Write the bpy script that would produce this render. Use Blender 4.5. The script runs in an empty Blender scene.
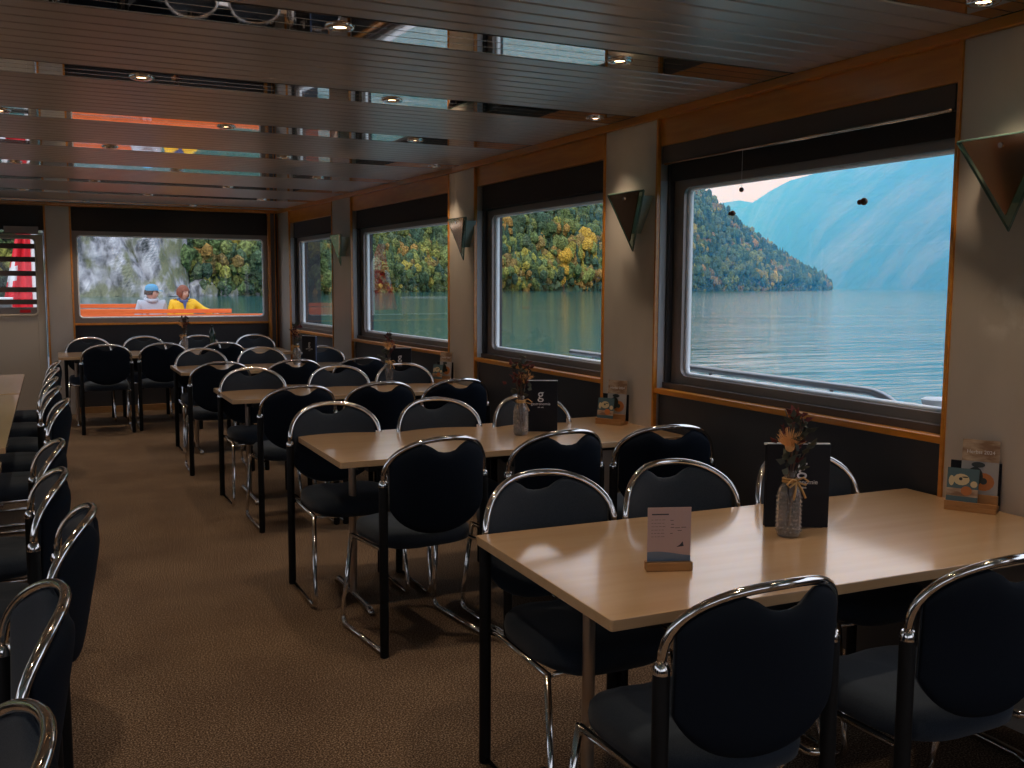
import bpy, bmesh, math, random
from mathutils import Vector, Matrix
import numpy as np
PI = math.pi
R_ = math.radians
SC = bpy.context.scene
COL = SC.collection

# ------------------------------------------------------------------ camera, sky, sun, exposure
cam_d = bpy.data.cameras.new('camera'); cam = bpy.data.objects.new('camera', cam_d); COL.objects.link(cam)
cam_d.sensor_width = 36.0; cam_d.lens = 965.5 / 1024 * 36.0
cam_d.clip_start = 0.05; cam_d.clip_end = 20000
yaw, pitch, roll = R_(25.549), R_(5.870), R_(0.265)
fw = Vector((math.sin(yaw)*math.cos(pitch), math.cos(yaw)*math.cos(pitch), -math.sin(pitch)))
rt = Vector((math.cos(yaw), -math.sin(yaw), 0)); up = rt.cross(fw)
rt2 = rt*math.cos(roll) + up*math.sin(roll); up2 = -rt*math.sin(roll) + up*math.cos(roll)
cam.matrix_world = Matrix(((rt2.x, up2.x, -fw.x, 0), (rt2.y, up2.y, -fw.y, 0), (rt2.z, up2.z, -fw.z, 1.5), (0, 0, 0, 1)))
SC.camera = cam

SKY = 1.1
w = bpy.data.worlds.new('overcast_sky'); SC.world = w; w.use_nodes = True
nt = w.node_tree; nt.nodes.clear()
wo = nt.nodes.new('ShaderNodeOutputWorld'); wb = nt.nodes.new('ShaderNodeBackground')
tc = nt.nodes.new('ShaderNodeTexCoord'); sp = nt.nodes.new('ShaderNodeSeparateXYZ'); cr = nt.nodes.new('ShaderNodeValToRGB')
nt.links.new(tc.outputs['Generated'], sp.inputs[0]); nt.links.new(sp.outputs['Z'], cr.inputs[0])
e = cr.color_ramp.elements
e[0].position = 0.0; e[0].color = (0.86, 0.88, 1.02, 1)
e[1].position = 0.75; e[1].color = (0.98, 1.15, 1.42, 1)
m_ = cr.color_ramp.elements.new(0.16); m_.color = (0.88, 0.91, 1.02, 1)
nt.links.new(cr.outputs[0], wb.inputs[0]); wb.inputs[1].default_value = SKY
nt.links.new(wb.outputs[0], wo.inputs[0])

sun_d = bpy.data.lights.new('sun', 'SUN'); sun_d.energy = 1.2; sun_d.angle = R_(25); sun_d.color = (1, 0.95, 0.88)
sun = bpy.data.objects.new('sun', sun_d); COL.objects.link(sun)
sun.rotation_euler = (R_(52), 0, R_(-38))       # veiled sun, high behind the stern-port side

SC.view_settings.view_transform = 'Standard'
SC.view_settings.look = 'None'
SC.view_settings.gamma = 1.0
SC.view_settings.use_curve_mapping = False
SC.view_settings.exposure = 0.22
LAMP_W = 12.0
cy = SC.cycles
cy.max_bounces = 8; cy.diffuse_bounces = 4; cy.glossy_bounces = 4; cy.transmission_bounces = 4
cy.transparent_max_bounces = 12; cy.volume_bounces = 2
cy.caustics_reflective = False; cy.caustics_refractive = False
cy.use_denoising = True
cy.sample_clamp_indirect = 6.0

# ------------------------------------------------------------------ helpers
def tag(o, label=None, cat=None, group=None, kind=None):
    if label: o['label'] = label
    if cat: o['category'] = cat
    if group: o['group'] = group
    if kind: o['kind'] = kind
    return o

def empty(name, loc=(0, 0, 0), rz=0, label=None, cat=None, group=None, kind=None):
    o = bpy.data.objects.new(name, None); COL.objects.link(o)
    o.empty_display_size = 0.1
    o.location = loc; o.rotation_euler = (0, 0, rz)
    return tag(o, label, cat, group, kind)

def obj(name, bm, mat, parent=None, smooth=False, bevel=0, seg=2, loc=None, rot=None):
    bmesh.ops.recalc_face_normals(bm, faces=bm.faces[:])
    me = bpy.data.meshes.new(name); bm.to_mesh(me); bm.free()
    o = bpy.data.objects.new(name, me); COL.objects.link(o)
    if isinstance(mat, (list, tuple)):
        for m in mat: me.materials.append(m)
    else: me.materials.append(mat)
    if smooth:
        me.polygons.foreach_set('use_smooth', [True]*len(me.polygons))
        if smooth == 'auto':
            try: me.set_sharp_from_angle(angle=R_(40))
            except Exception: pass
    if bevel:
        b = o.modifiers.new('b', 'BEVEL'); b.width = bevel; b.segments = seg; b.limit_method = 'ANGLE'; b.angle_limit = R_(40)
    if parent: o.parent = parent
    if loc: o.location = loc
    if rot: o.rotation_euler = rot
    return o

def NB(): return bmesh.new()

def box(bm, x0, x1, y0, y1, z0, z1, mi=0):
    v = [bm.verts.new(p) for p in ((x0,y0,z0),(x1,y0,z0),(x1,y1,z0),(x0,y1,z0),(x0,y0,z1),(x1,y0,z1),(x1,y1,z1),(x0,y1,z1))]
    for f in ((3,2,1,0),(4,5,6,7),(0,1,5,4),(1,2,6,5),(2,3,7,6),(3,0,4,7)):
        fa = bm.faces.new([v[i] for i in f]); fa.material_index = mi
    return bm

def prism(bm, pts, vec, mi=0):
    """closed polygon (3-D points) swept along vec"""
    a = [bm.verts.new(p) for p in pts]; b = [bm.verts.new(Vector(p)+Vector(vec)) for p in pts]
    n = len(pts)
    bm.faces.new(a).material_index = mi; bm.faces.new(b[::-1]).material_index = mi
    for i in range(n):
        bm.faces.new((a[i], b[i], b[(i+1) % n], a[(i+1) % n])).material_index = mi
    return bm

def tube(bm, pts, r, n=10, closed=False, cap=True):
    P = [Vector(p) for p in pts]; N = len(P); rings = []
    rr = r if isinstance(r, (list, tuple)) else [r]*N
    prev = None
    for i in range(N):
        if closed: t = (P[(i+1) % N]-P[i-1]).normalized()
        else: t = (P[min(i+1, N-1)]-P[max(i-1, 0)]).normalized()
        if prev is None:
            a = Vector((0, 0, 1)) if abs(t.z) < .9 else Vector((1, 0, 0))
            u = (a - t*a.dot(t)).normalized()
        else: u = (prev - t*prev.dot(t)).normalized()
        prev = u; v = t.cross(u)
        rings.append([bm.verts.new(P[i]+(u*math.cos(2*PI*k/n)+v*math.sin(2*PI*k/n))*rr[i]) for k in range(n)])
    for i in range(N if closed else N-1):
        A, B = rings[i], rings[(i+1) % N]
        for k in range(n): bm.faces.new((A[k], A[(k+1) % n], B[(k+1) % n], B[k]))
    if not closed and cap:
        bm.faces.new(rings[0][::-1]); bm.faces.new(rings[-1])
    return bm

def fillet(pts, r, n=5):
    """round the inner corners of a polyline"""
    P = [Vector(p) for p in pts]; out = [P[0]]
    for i in range(1, len(P)-1):
        a = (P[i-1]-P[i]); b = (P[i+1]-P[i]); ra = min(r, a.length*.49, b.length*.49)
        p0 = P[i]+a.normalized()*ra; p1 = P[i]+b.normalized()*ra
        for k in range(n+1):
            t = k/n; out.append(p0*(1-t)**2 + P[i]*2*t*(1-t) + p1*t*t)
    out.append(P[-1]); return out

def lathe(bm, prof, n=20, c=(0, 0, 0), cap=True):
    rings = []
    for r, z in prof:
        rings.append([bm.verts.new((c[0]+r*math.cos(2*PI*k/n), c[1]+r*math.sin(2*PI*k/n), c[2]+z)) for k in range(n)])
    for A, B in zip(rings[:-1], rings[1:]):
        for k in range(n): bm.faces.new((A[k], A[(k+1) % n], B[(k+1) % n], B[k]))
    if cap:
        bm.faces.new(rings[0][::-1]); bm.faces.new(rings[-1])
    return bm

def ball(bm, c, r, sub=2, s=(1, 1, 1), noise=0, rng=None):
    m = Matrix.Translation(c) @ Matrix.Diagonal((s[0], s[1], s[2], 1))
    res = bmesh.ops.create_icosphere(bm, subdivisions=sub, radius=r, matrix=m)
    if noise:
        for v in res['verts']:
            d = v.co-Vector(c); v.co = Vector(c)+d*(1+rng.uniform(-noise, noise))
    return bm

def copy_tree(o, parent=None):
    c = o.copy(); COL.objects.link(c); c.parent = parent
    for ch in [x for x in bpy.data.objects if x.parent == o]: copy_tree(ch, c)
    return c

def text(name, body, size, mat, parent, loc, rot, align='CENTER', ext=0.0002):
    cu = bpy.data.curves.new(name, 'FONT'); cu.body = body; cu.size = size; cu.extrude = ext
    cu.align_x = align; cu.align_y = 'CENTER'
    o = bpy.data.objects.new(name, cu); COL.objects.link(o); cu.materials.append(mat)
    me = bpy.data.meshes.new_from_object(o); bpy.data.objects.remove(o)
    me.materials.clear(); me.materials.append(mat)
    o = bpy.data.objects.new(name, me); COL.objects.link(o)
    o.parent = parent; o.location = loc; o.rotation_euler = rot
    return o

# ------------------------------------------------------------------ materials
MATS = {}
def mat(name, col, rough=.5, metal=0., spec=.5, noise=None, bump=None, coat=0, sheen=0, wood=None):
    if name in MATS: return MATS[name]
    m = bpy.data.materials.new(name); m.use_nodes = True; MATS[name] = m
    t = m.node_tree; p = t.nodes['Principled BSDF']
    p.inputs['Base Color'].default_value = (*col, 1); p.inputs['Roughness'].default_value = rough
    p.inputs['Metallic'].default_value = metal; p.inputs['Specular IOR Level'].default_value = spec
    p.inputs['Coat Weight'].default_value = coat; p.inputs['Coat Roughness'].default_value = .12; p.inputs['Coat IOR'].default_value = 1.9
    p.inputs['Sheen Weight'].default_value = sheen
    tcn = t.nodes.new('ShaderNodeTexCoord')
    if noise:      # (scale, second colour, contrast lo, hi, stretch)
        sc, c2, lo, hi, st = noise
        mp = t.nodes.new('ShaderNodeMapping'); mp.inputs['Scale'].default_value = st
        n = t.nodes.new('ShaderNodeTexNoise'); n.inputs['Scale'].default_value = sc; n.inputs['Detail'].default_value = 5
        r = t.nodes.new('ShaderNodeValToRGB'); r.color_ramp.elements[0].position = lo; r.color_ramp.elements[1].position = hi
        r.color_ramp.elements[0].color = (*col, 1); r.color_ramp.elements[1].color = (*c2, 1)
        t.links.new(tcn.outputs['Object'], mp.inputs[0]); t.links.new(mp.outputs[0], n.inputs['Vector'])
        t.links.new(n.outputs['Fac'], r.inputs[0]); t.links.new(r.outputs[0], p.inputs['Base Color'])
    if bump:       # (scale, strength, distance)
        n2 = t.nodes.new('ShaderNodeTexNoise'); n2.inputs['Scale'].default_value = bump[0]; n2.inputs['Detail'].default_value = 4
        b = t.nodes.new('ShaderNodeBump'); b.inputs['Strength'].default_value = bump[1]; b.inputs['Distance'].default_value = bump[2]
        t.links.new(tcn.outputs['Object'], n2.inputs['Vector']); t.links.new(n2.outputs['Fac'], b.inputs['Height'])
        t.links.new(b.outputs[0], p.inputs['Normal'])
    return m

def emis(name, col, s):
    m = bpy.data.materials.new(name); m.use_nodes = True; t = m.node_tree; t.nodes.clear()
    o = t.nodes.new('ShaderNodeOutputMaterial'); e_ = t.nodes.new('ShaderNodeEmission')
    e_.inputs[0].default_value = (*col, 1); e_.inputs[1].default_value = s; t.links.new(e_.outputs[0], o.inputs[0]); return m

def glassmat(name, tint=(1, 1, 1), ior=1.5, rough=0.0):
    """thin pane: fresnel mix of clear and mirror"""
    m = bpy.data.materials.new(name); m.use_nodes = True; t = m.node_tree; t.nodes.clear()
    o = t.nodes.new('ShaderNodeOutputMaterial'); mx = t.nodes.new('ShaderNodeMixShader')
    lw = t.nodes.new('ShaderNodeLayerWeight'); lw.inputs['Blend'].default_value = .5
    pw = t.nodes.new('ShaderNodeMath'); pw.operation = 'POWER'; pw.inputs[1].default_value = 4.5; t.links.new(lw.outputs['Facing'], pw.inputs[0])
    fr = t.nodes.new('ShaderNodeMath'); fr.operation = 'MULTIPLY_ADD'; fr.inputs[1].default_value = .9; fr.inputs[2].default_value = .045; t.links.new(pw.outputs[0], fr.inputs[0])
    tr = t.nodes.new('ShaderNodeBsdfTransparent'); tr.inputs[0].default_value = (*tint, 1)
    g = t.nodes.new('ShaderNodeBsdfGlossy'); g.inputs['Roughness'].default_value = rough
    t.links.new(fr.outputs[0], mx.inputs[0]); t.links.new(tr.outputs[0], mx.inputs[1]); t.links.new(g.outputs[0], mx.inputs[2])
    t.links.new(mx.outputs[0], o.inputs[0]); return m

M = {}
M['slat'] = mat('ceiling_lacquer', (.46, .41, .385), .30, .3, bump=(3, .03, .02))
M['mirror'] = mat('mirror_strip', (.74, .69, .65), .025, 1.0, bump=(2.5, .03, .01))
M['mirroredge'] = mat('strip_edge', (.7, .62, .52), .2, 1.0)
M['dark'] = mat('charcoal_panel', (.045, .045, .05), .55, bump=(300, .05, .001))
M['blind'] = mat('dark_blind_cloth', (.028, .026, .028), .8, bump=(600, .1, .0005))
M['cassette'] = mat('taupe_blind_cloth', (.11, .09, .085), .7, bump=(600, .1, .0005))
M['groove'] = mat('shadow_gap', (.01, .01, .01), .9)
M['woodtrim'] = mat('orange_cherry_wood', (.60, .215, .022), .30, noise=(3, (.70, .29, .035), .35, .7, (12, 1.2, 12)), coat=.2)
M['pil'] = mat('brushed_grey_panel', (.54, .49, .44), .36, .15, noise=(4, (.59, .54, .485), .4, .65, (1, 1, .6)), bump=(90, .05, .001))
M['cream'] = mat('cream_panel', (.60, .53, .43), .45)
M['alu'] = mat('aluminium_frame', (.27, .235, .22), .42, .4)
M['rim'] = mat('white_rim', (.90, .91, .92), .4, 0)
M['reveal'] = mat('pale_reveal', (.62, .66, .70), .45, 0)
M['glass'] = glassmat('window_glass')
M['table'] = mat('beech_tabletop', (.62, .39, .20), .30, 0, .5, noise=(2.2, (.70, .47, .27), .3, .75, (1, 9, 9)), bump=(60, .02, .0006), coat=1.0)
M['tableedge'] = mat('beech_edge', (.42, .25, .12), .4)
M['underframe'] = mat('black_table_frame', (.012, .012, .014), .45)
M['column'] = mat('satin_steel_column', (.52, .44, .36), .3, .9)
M['chrome'] = mat('chrome', (.80, .78, .76), .10, 1.0)
M['black'] = mat('black_tube', (.006, .006, .007), .6, spec=.2)
M['navy'] = mat('navy_fabric', (.016, .025, .040), .9, spec=.2, noise=(500, (.030, .042, .060), .4, .65, (1, 1, 1)), bump=(900, .25, .0008), sheen=.15)
M['navyback'] = mat('navy_back_cover', (.006, .010, .018), .9, spec=.15, bump=(900, .2, .0008))
M['paper'] = mat('card_paper', (.58, .40, .35), .6)
M['blue'] = mat('card_blue', (.16, .22, .30), .6)
M['ink'] = mat('dark_ink', (.04, .04, .05), .6)
M['standwood'] = mat('card_stand_wood', (.40, .20, .07), .5, noise=(5, (.50, .27, .10), .35, .7, (2, 14, 14)))
M['menu'] = mat('black_menu_cover', (.008, .009, .014), .6, spec=.25)
M['menuspine'] = mat('blue_menu_edge', (.05, .08, .16), .5)
M['white'] = mat('white_print', (.75, .75, .75), .6)
M['twine'] = mat('jute_twine', (.55, .32, .12), .9)
M['twig'] = mat('dried_stem', (.10, .05, .03), .9)
M['redleaf'] = mat('dark_red_leaf', (.10, .014, .014), .8)
M['greenleaf'] = mat('dark_green_leaf', (.045, .050, .035), .8)
M['straw'] = mat('straw_flower', (.80, .46, .20), .9)
M['bronze'] = mat('bronze_mirror', (.72, .43, .24), .07, 1.0)
M['sconceglass'] = glassmat('green_edge_glass', (.72, .86, .80), 1.5)
M['glassedge'] = mat('green_glass_edge', (.10, .17, .14), .15, 0, .8)
M['frost'] = mat('frosted_green_glass', (.30, .40, .37), .35)
M['lens'] = emis('warm_lamp_lens', (1, .62, .32), 14)
M['orange'] = mat('orange_bench_paint', (.80, .145, .030), .45, noise=(6, (.88, .19, .045), .4, .7, (1, 8, 8)))
M['red'] = mat('flag_red', (.72, .015, .03), .8)
M['flagwhite'] = mat('flag_white', (.75, .76, .78), .7)
M['steel'] = mat('deck_rail_steel', (.35, .36, .38), .3, .8)
M['deck'] = mat('grey_deck', (.22, .22, .22), .8, noise=(20, (.28, .28, .27), .4, .6, (1, 1, 1)))
M['nut'] = mat('brown_ball', (.10, .04, .02), .35)
M['greenbottle'] = mat('dark_green_bottle', (.012, .035, .028), .12, 0, .8)
M['signgreen'] = mat('exit_sign_green', (.02, .16, .07), .5)

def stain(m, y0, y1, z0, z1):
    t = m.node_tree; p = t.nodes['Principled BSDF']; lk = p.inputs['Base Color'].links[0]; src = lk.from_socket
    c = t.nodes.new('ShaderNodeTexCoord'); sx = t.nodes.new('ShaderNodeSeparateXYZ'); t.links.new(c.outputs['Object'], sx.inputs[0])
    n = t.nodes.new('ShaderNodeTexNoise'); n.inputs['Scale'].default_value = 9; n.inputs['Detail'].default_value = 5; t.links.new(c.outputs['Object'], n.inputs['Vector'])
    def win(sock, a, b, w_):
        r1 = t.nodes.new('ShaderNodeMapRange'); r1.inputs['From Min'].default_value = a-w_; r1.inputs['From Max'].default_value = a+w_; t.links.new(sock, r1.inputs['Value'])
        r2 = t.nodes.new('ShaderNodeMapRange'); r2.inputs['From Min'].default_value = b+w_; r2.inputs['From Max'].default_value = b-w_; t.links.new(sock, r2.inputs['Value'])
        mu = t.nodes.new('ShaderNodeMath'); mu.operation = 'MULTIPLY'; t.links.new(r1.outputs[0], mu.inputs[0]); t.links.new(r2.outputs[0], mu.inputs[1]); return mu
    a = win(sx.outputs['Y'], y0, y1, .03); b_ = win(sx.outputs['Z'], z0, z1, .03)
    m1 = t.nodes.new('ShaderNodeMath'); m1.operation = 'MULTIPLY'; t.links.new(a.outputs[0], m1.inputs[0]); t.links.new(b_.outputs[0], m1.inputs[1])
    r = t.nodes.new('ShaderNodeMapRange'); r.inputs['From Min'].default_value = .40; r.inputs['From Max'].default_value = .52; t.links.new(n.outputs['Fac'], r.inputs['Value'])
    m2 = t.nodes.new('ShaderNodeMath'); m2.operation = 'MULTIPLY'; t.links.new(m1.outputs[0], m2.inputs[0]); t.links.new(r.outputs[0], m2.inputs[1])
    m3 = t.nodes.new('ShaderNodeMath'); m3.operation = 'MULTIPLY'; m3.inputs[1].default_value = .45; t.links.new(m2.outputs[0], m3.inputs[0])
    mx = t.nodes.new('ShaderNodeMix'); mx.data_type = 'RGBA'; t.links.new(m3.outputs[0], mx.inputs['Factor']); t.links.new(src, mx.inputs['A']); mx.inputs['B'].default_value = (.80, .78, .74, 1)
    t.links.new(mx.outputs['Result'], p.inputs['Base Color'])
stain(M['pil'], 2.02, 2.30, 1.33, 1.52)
def carpet():
    m = bpy.data.materials.new('brown_speckled_carpet'); m.use_nodes = True; t = m.node_tree; p = t.nodes['Principled BSDF']
    p.inputs['Roughness'].default_value = .95; p.inputs['Specular IOR Level'].default_value = .1
    c = t.nodes.new('ShaderNodeTexCoord')
    n = t.nodes.new('ShaderNodeTexNoise'); n.inputs['Scale'].default_value = 170; n.inputs['Detail'].default_value = 4
    r = t.nodes.new('ShaderNodeValToRGB'); el = r.color_ramp.elements
    el[0].position = .34; el[0].color = (.038, .026, .020, 1); el[1].position = .70; el[1].color = (.52, .40, .29, 1)
    x = el.new(.5); x.color = (.155, .098, .060, 1)
    t.links.new(c.outputs['Object'], n.inputs['Vector']); t.links.new(n.outputs['Fac'], r.inputs[0])
    n2 = t.nodes.new('ShaderNodeTexNoise'); n2.inputs['Scale'].default_value = 2.2; n2.inputs['Detail'].default_value = 4
    r2 = t.nodes.new('ShaderNodeValToRGB'); r2.color_ramp.elements[0].position = .3; r2.color_ramp.elements[1].position = .7
    r2.color_ramp.elements[0].color = (.72, .70, .72, 1); r2.color_ramp.elements[1].color = (1, 1, 1, 1)
    t.links.new(c.outputs['Object'], n2.inputs['Vector']); t.links.new(n2.outputs['Fac'], r2.inputs[0])
    mx = t.nodes.new('ShaderNodeMix'); mx.data_type = 'RGBA'; mx.blend_type = 'MULTIPLY'; mx.inputs['Factor'].default_value = 1
    t.links.new(r.outputs[0], mx.inputs['A']); t.links.new(r2.outputs[0], mx.inputs['B']); t.links.new(mx.outputs['Result'], p.inputs['Base Color'])
    b = t.nodes.new('ShaderNodeBump'); b.inputs['Strength'].default_value = .04; b.inputs['Distance'].default_value = .001
    t.links.new(n.outputs['Fac'], b.inputs['Height']); t.links.new(b.outputs[0], p.inputs['Normal'])
    return m
M['carpet'] = carpet()

def vcolmat(name, rough=.9, bumpsc=.8, bumpd=1.0, var=.35):
    """colour of its own per plant, mottled by leaf clumps"""
    m = bpy.data.materials.new(name); m.use_nodes = True; t = m.node_tree; p = t.nodes['Principled BSDF']
    p.inputs['Roughness'].default_value = rough; p.inputs['Specular IOR Level'].default_value = .15
    a = t.nodes.new('ShaderNodeAttribute'); a.attribute_name = 'Col'
    c = t.nodes.new('ShaderNodeTexCoord')
    n = t.nodes.new('ShaderNodeTexNoise'); n.inputs['Scale'].default_value = bumpsc; n.inputs['Detail'].default_value = 5
    r = t.nodes.new('ShaderNodeValToRGB'); r.color_ramp.elements[0].position = .35; r.color_ramp.elements[1].position = .65
    r.color_ramp.elements[0].color = (1-var,)*3+(1,); r.color_ramp.elements[1].color = (1+var, 1+var, 1+var*.6, 1)
    mx = t.nodes.new('ShaderNodeMix'); mx.data_type = 'RGBA'; mx.blend_type = 'MULTIPLY'; mx.inputs['Factor'].default_value = 1
    t.links.new(c.outputs['Object'], n.inputs['Vector']); t.links.new(n.outputs['Fac'], r.inputs[0])
    t.links.new(a.outputs['Color'], mx.inputs['A']); t.links.new(r.outputs[0], mx.inputs['B']); t.links.new(mx.outputs['Result'], p.inputs['Base Color'])
    b = t.nodes.new('ShaderNodeBump'); b.inputs['Strength'].default_value = 1; b.inputs['Distance'].default_value = bumpd
    t.links.new(n.outputs['Fac'], b.inputs['Height']); t.links.new(b.outputs[0], p.inputs['Normal'])
    return m
M['forest'] = vcolmat('autumn_foliage', bumpsc=1.1, bumpd=1.5, var=.6)

def watermat():
    m = bpy.data.materials.new('lake_water'); m.use_nodes = True; t = m.node_tree; p = t.nodes['Principled BSDF']
    p.inputs['Base Color'].default_value = (.018, .115, .125, 1); p.inputs['Roughness'].default_value = .07; p.inputs['IOR'].default_value = 1.33
    c = t.nodes.new('ShaderNodeTexCoord')
    def nz(scale, sx, sy, det, rot=0):
        mp = t.nodes.new('ShaderNodeMapping'); mp.inputs['Scale'].default_value = (sx, sy, 1); mp.inputs['Rotation'].default_value = (0, 0, rot)
        n = t.nodes.new('ShaderNodeTexNoise'); n.inputs['Scale'].default_value = scale; n.inputs['Detail'].default_value = det
        t.links.new(c.outputs['Object'], mp.inputs[0]); t.links.new(mp.outputs[0], n.inputs['Vector']); return n
    a = nz(.55, .45, 1.6, 5, R_(35)); b_ = nz(.06, .5, 1.4, 2, R_(35))
    ad = t.nodes.new('ShaderNodeMath'); ad.operation = 'MULTIPLY_ADD'; ad.inputs[1].default_value = 2.5
    t.links.new(b_.outputs['Fac'], ad.inputs[0]); t.links.new(a.outputs['Fac'], ad.inputs[2])
    sx = t.nodes.new('ShaderNodeSeparateXYZ'); t.links.new(c.outputs['Object'], sx.inputs[0])
    dm = t.nodes.new('ShaderNodeMath'); dm.operation = 'MULTIPLY_ADD'; dm.inputs[1].default_value = -.62; t.links.new(sx.outputs['Y'], dm.inputs[0]); t.links.new(sx.outputs['X'], dm.inputs[2])
    mr = t.nodes.new('ShaderNodeMapRange'); mr.inputs['From Min'].default_value = -6; mr.inputs['From Max'].default_value = 30
    mr.inputs['To Min'].default_value = .05; mr.inputs['To Max'].default_value = .26; t.links.new(dm.outputs[0], mr.inputs['Value'])
    b = t.nodes.new('ShaderNodeBump'); b.inputs['Strength'].default_value = 1.0; t.links.new(mr.outputs[0], b.inputs['Distance'])
    t.links.new(ad.outputs[0], b.inputs['Height']); t.links.new(b.outputs[0], p.inputs['Normal'])
    return m
M['water'] = watermat()

def rockmat():
    m = bpy.data.materials.new('pale_limestone'); m.use_nodes = True; t = m.node_tree; p = t.nodes['Principled BSDF']
    p.inputs['Roughness'].default_value = .9
    c = t.nodes.new('ShaderNodeTexCoord')
    mp = t.nodes.new('ShaderNodeMapping'); mp.inputs['Scale'].default_value = (1, 1, .6)
    n = t.nodes.new('ShaderNodeTexNoise'); n.inputs['Scale'].default_value = .42; n.inputs['Detail'].default_value = 8
    r = t.nodes.new('ShaderNodeValToRGB'); el = r.color_ramp.elements
    el[0].position = .34; el[0].color = (.07, .075, .08, 1); el[1].position = .68; el[1].color = (.50, .50, .53, 1)
    x = el.new(.47); x.color = (.27, .27, .30, 1)
    t.links.new(c.outputs['Object'], mp.inputs[0]); t.links.new(mp.outputs[0], n.inputs['Vector']); t.links.new(n.outputs['Fac'], r.inputs[0])
    n2 = t.nodes.new('ShaderNodeTexNoise'); n2.inputs['Scale'].default_value = .17; n2.inputs['Detail'].default_value = 9
    r2 = t.nodes.new('ShaderNodeValToRGB'); r2.color_ramp.elements[0].position = .50; r2.color_ramp.elements[1].position = .60
    t.links.new(mp.outputs[0], n2.inputs['Vector']); t.links.new(n2.outputs['Fac'], r2.inputs[0])
    mx = t.nodes.new('ShaderNodeMix'); mx.data_type = 'RGBA'
    t.links.new(r2.outputs[0], mx.inputs['Factor']); t.links.new(r.outputs[0], mx.inputs['A']); mx.inputs['B'].default_value = (.16, .17, .10, 1)
    t.links.new(mx.outputs['Result'], p.inputs['Base Color'])
    b = t.nodes.new('ShaderNodeBump'); b.inputs['Strength'].default_value = 1; b.inputs['Distance'].default_value = 1.2
    t.links.new(n.outputs['Fac'], b.inputs['Height']); t.links.new(b.outputs[0], p.inputs['Normal'])
    return m
M['rock'] = rockmat()
M['meadow'] = mat('forest_ground', (.05, .07, .03), .95, noise=(.02, (.08, .09, .04), .4, .6, (1, 1, 1)))
M['mountain'] = mat('mountain_slope', (.035, .055, .045), .95, noise=(.006, (.15, .14, .12), .45, .70, (1, 1, 1)), bump=(.02, 1, 20))

# ------------------------------------------------------------------ room shell
YB, YN = 12.1, -2.6            # aft end wall, wall behind the viewer
XL = -3.05                     # port side
ZC = 2.39
def wx(Y): return 2.90-.012*(Y-2.4) if Y < 7 else 2.845-(Y-7)*(.275/5.1)
def wxl(Y): return -(wx(Y))-.15
class Side:
    def __init__(s, f, sg): s.f = f; s.sg = sg
    def quad(s, bm, Y0, Y1, o0, o1, z0, z1, mi=0):
        """a block that follows the side wall; o = distance outboard of the panel line"""
        cuts = [Y0] + ([7.0] if Y0 < 7 < Y1 else []) + [Y1]
        for a, b in zip(cuts[:-1], cuts[1:]):
            p = [(s.f(a)+s.sg*o0, a), (s.f(a)+s.sg*o1, a), (s.f(b)+s.sg*o1, b), (s.f(b)+s.sg*o0, b)]
            prism(bm, [(x, y, z0) for x, y in p], (0, 0, z1-z0), mi)
        return bm
    def pt(s, Y, o, z): return Vector((s.f(Y)+s.sg*o, Y, z))
RS, LS = Side(wx, 1), Side(wxl, -1)
def struct(name, bm, m, parent=None, **k):
    o = obj(name, bm, m, parent, **k)
    if not parent: o['kind'] = 'structure'
    return o

b = NB(); box(b, -3.4, 3.2, YN-.1, YB+.15, -.12, 0); struct('floor', b, M['carpet'])

# ceiling: lacquered slats across the ship, mirror strips between them
STRIPS = [3.39+1.197*k for k in range(-5, 8)]
b = NB(); box(b, -3.4, 3.2, YN-.1, YB+.15, ZC+.02, ZC+.12, 1)
edges = [YN] + [v for s_ in STRIPS for v in (s_-.132, s_+.132)] + [YB]
for a, c in zip(edges[::2], edges[1::2]):
    if c-a < .05: continue
    n = max(1, round((c-a)/.103)); p_ = (c-a)/n
    for i in range(n):
        y0, y1 = a+i*p_+.0045, a+(i+1)*p_-.0045
        pr = [(-3.3, y0, ZC+.02), (-3.3, y0, ZC+.004), (-3.3, y0+.005, ZC), (-3.3, y1-.005, ZC), (-3.3, y1, ZC+.004), (-3.3, y1, ZC+.02)]
        prism(b, pr, (6.4, 0, 0), 0)
struct('ceiling', b, [M['slat'], M['groove']])
for i, s_ in enumerate(STRIPS):
    b = NB()
    xe = wx(s_)-.03; xs = wxl(s_)+.03
    for k in (-1, 0, 1):
        box(b, xs, xe, s_+k*.083-.0375, s_+k*.083+.0375, ZC+.001, ZC+.018, 0)
        box(b, xs, xe, s_+k*.083+.0378, s_+k*.083+.0408, ZC+.0004, ZC+.018, 1)
    struct('trim_%d' % (i+1), b, [M['mirror'], M['mirroredge']])

WIN = [(-1.9, 0.0 - .4), (-.1 - .0 + .03, 1.93), (2.45, 4.27), (4.80, 6.60), (7.10, 9.38), (9.98, 11.58)]
PIL = [(YN, -1.9), (-.4, -.07), (1.93, 2.45), (4.27, 4.80), (6.60, 7.10), (9.38, 9.98), (11.58, 12.1)]
def rrect(y0, y1, z0, z1, r, n=6):
    P = []; mid = []
    for (cy_, cz, a0) in ((y1-r, z0+r, -90), (y1-r, z1-r, 0), (y0+r, z1-r, 90), (y0+r, z0+r, 180)):
        for k in range(n+1):
            a = R_(a0+90*k/n); P.append((cy_+r*math.cos(a), cz+r*math.sin(a))); mid.append(k == n//2)
    return P, mid

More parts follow.
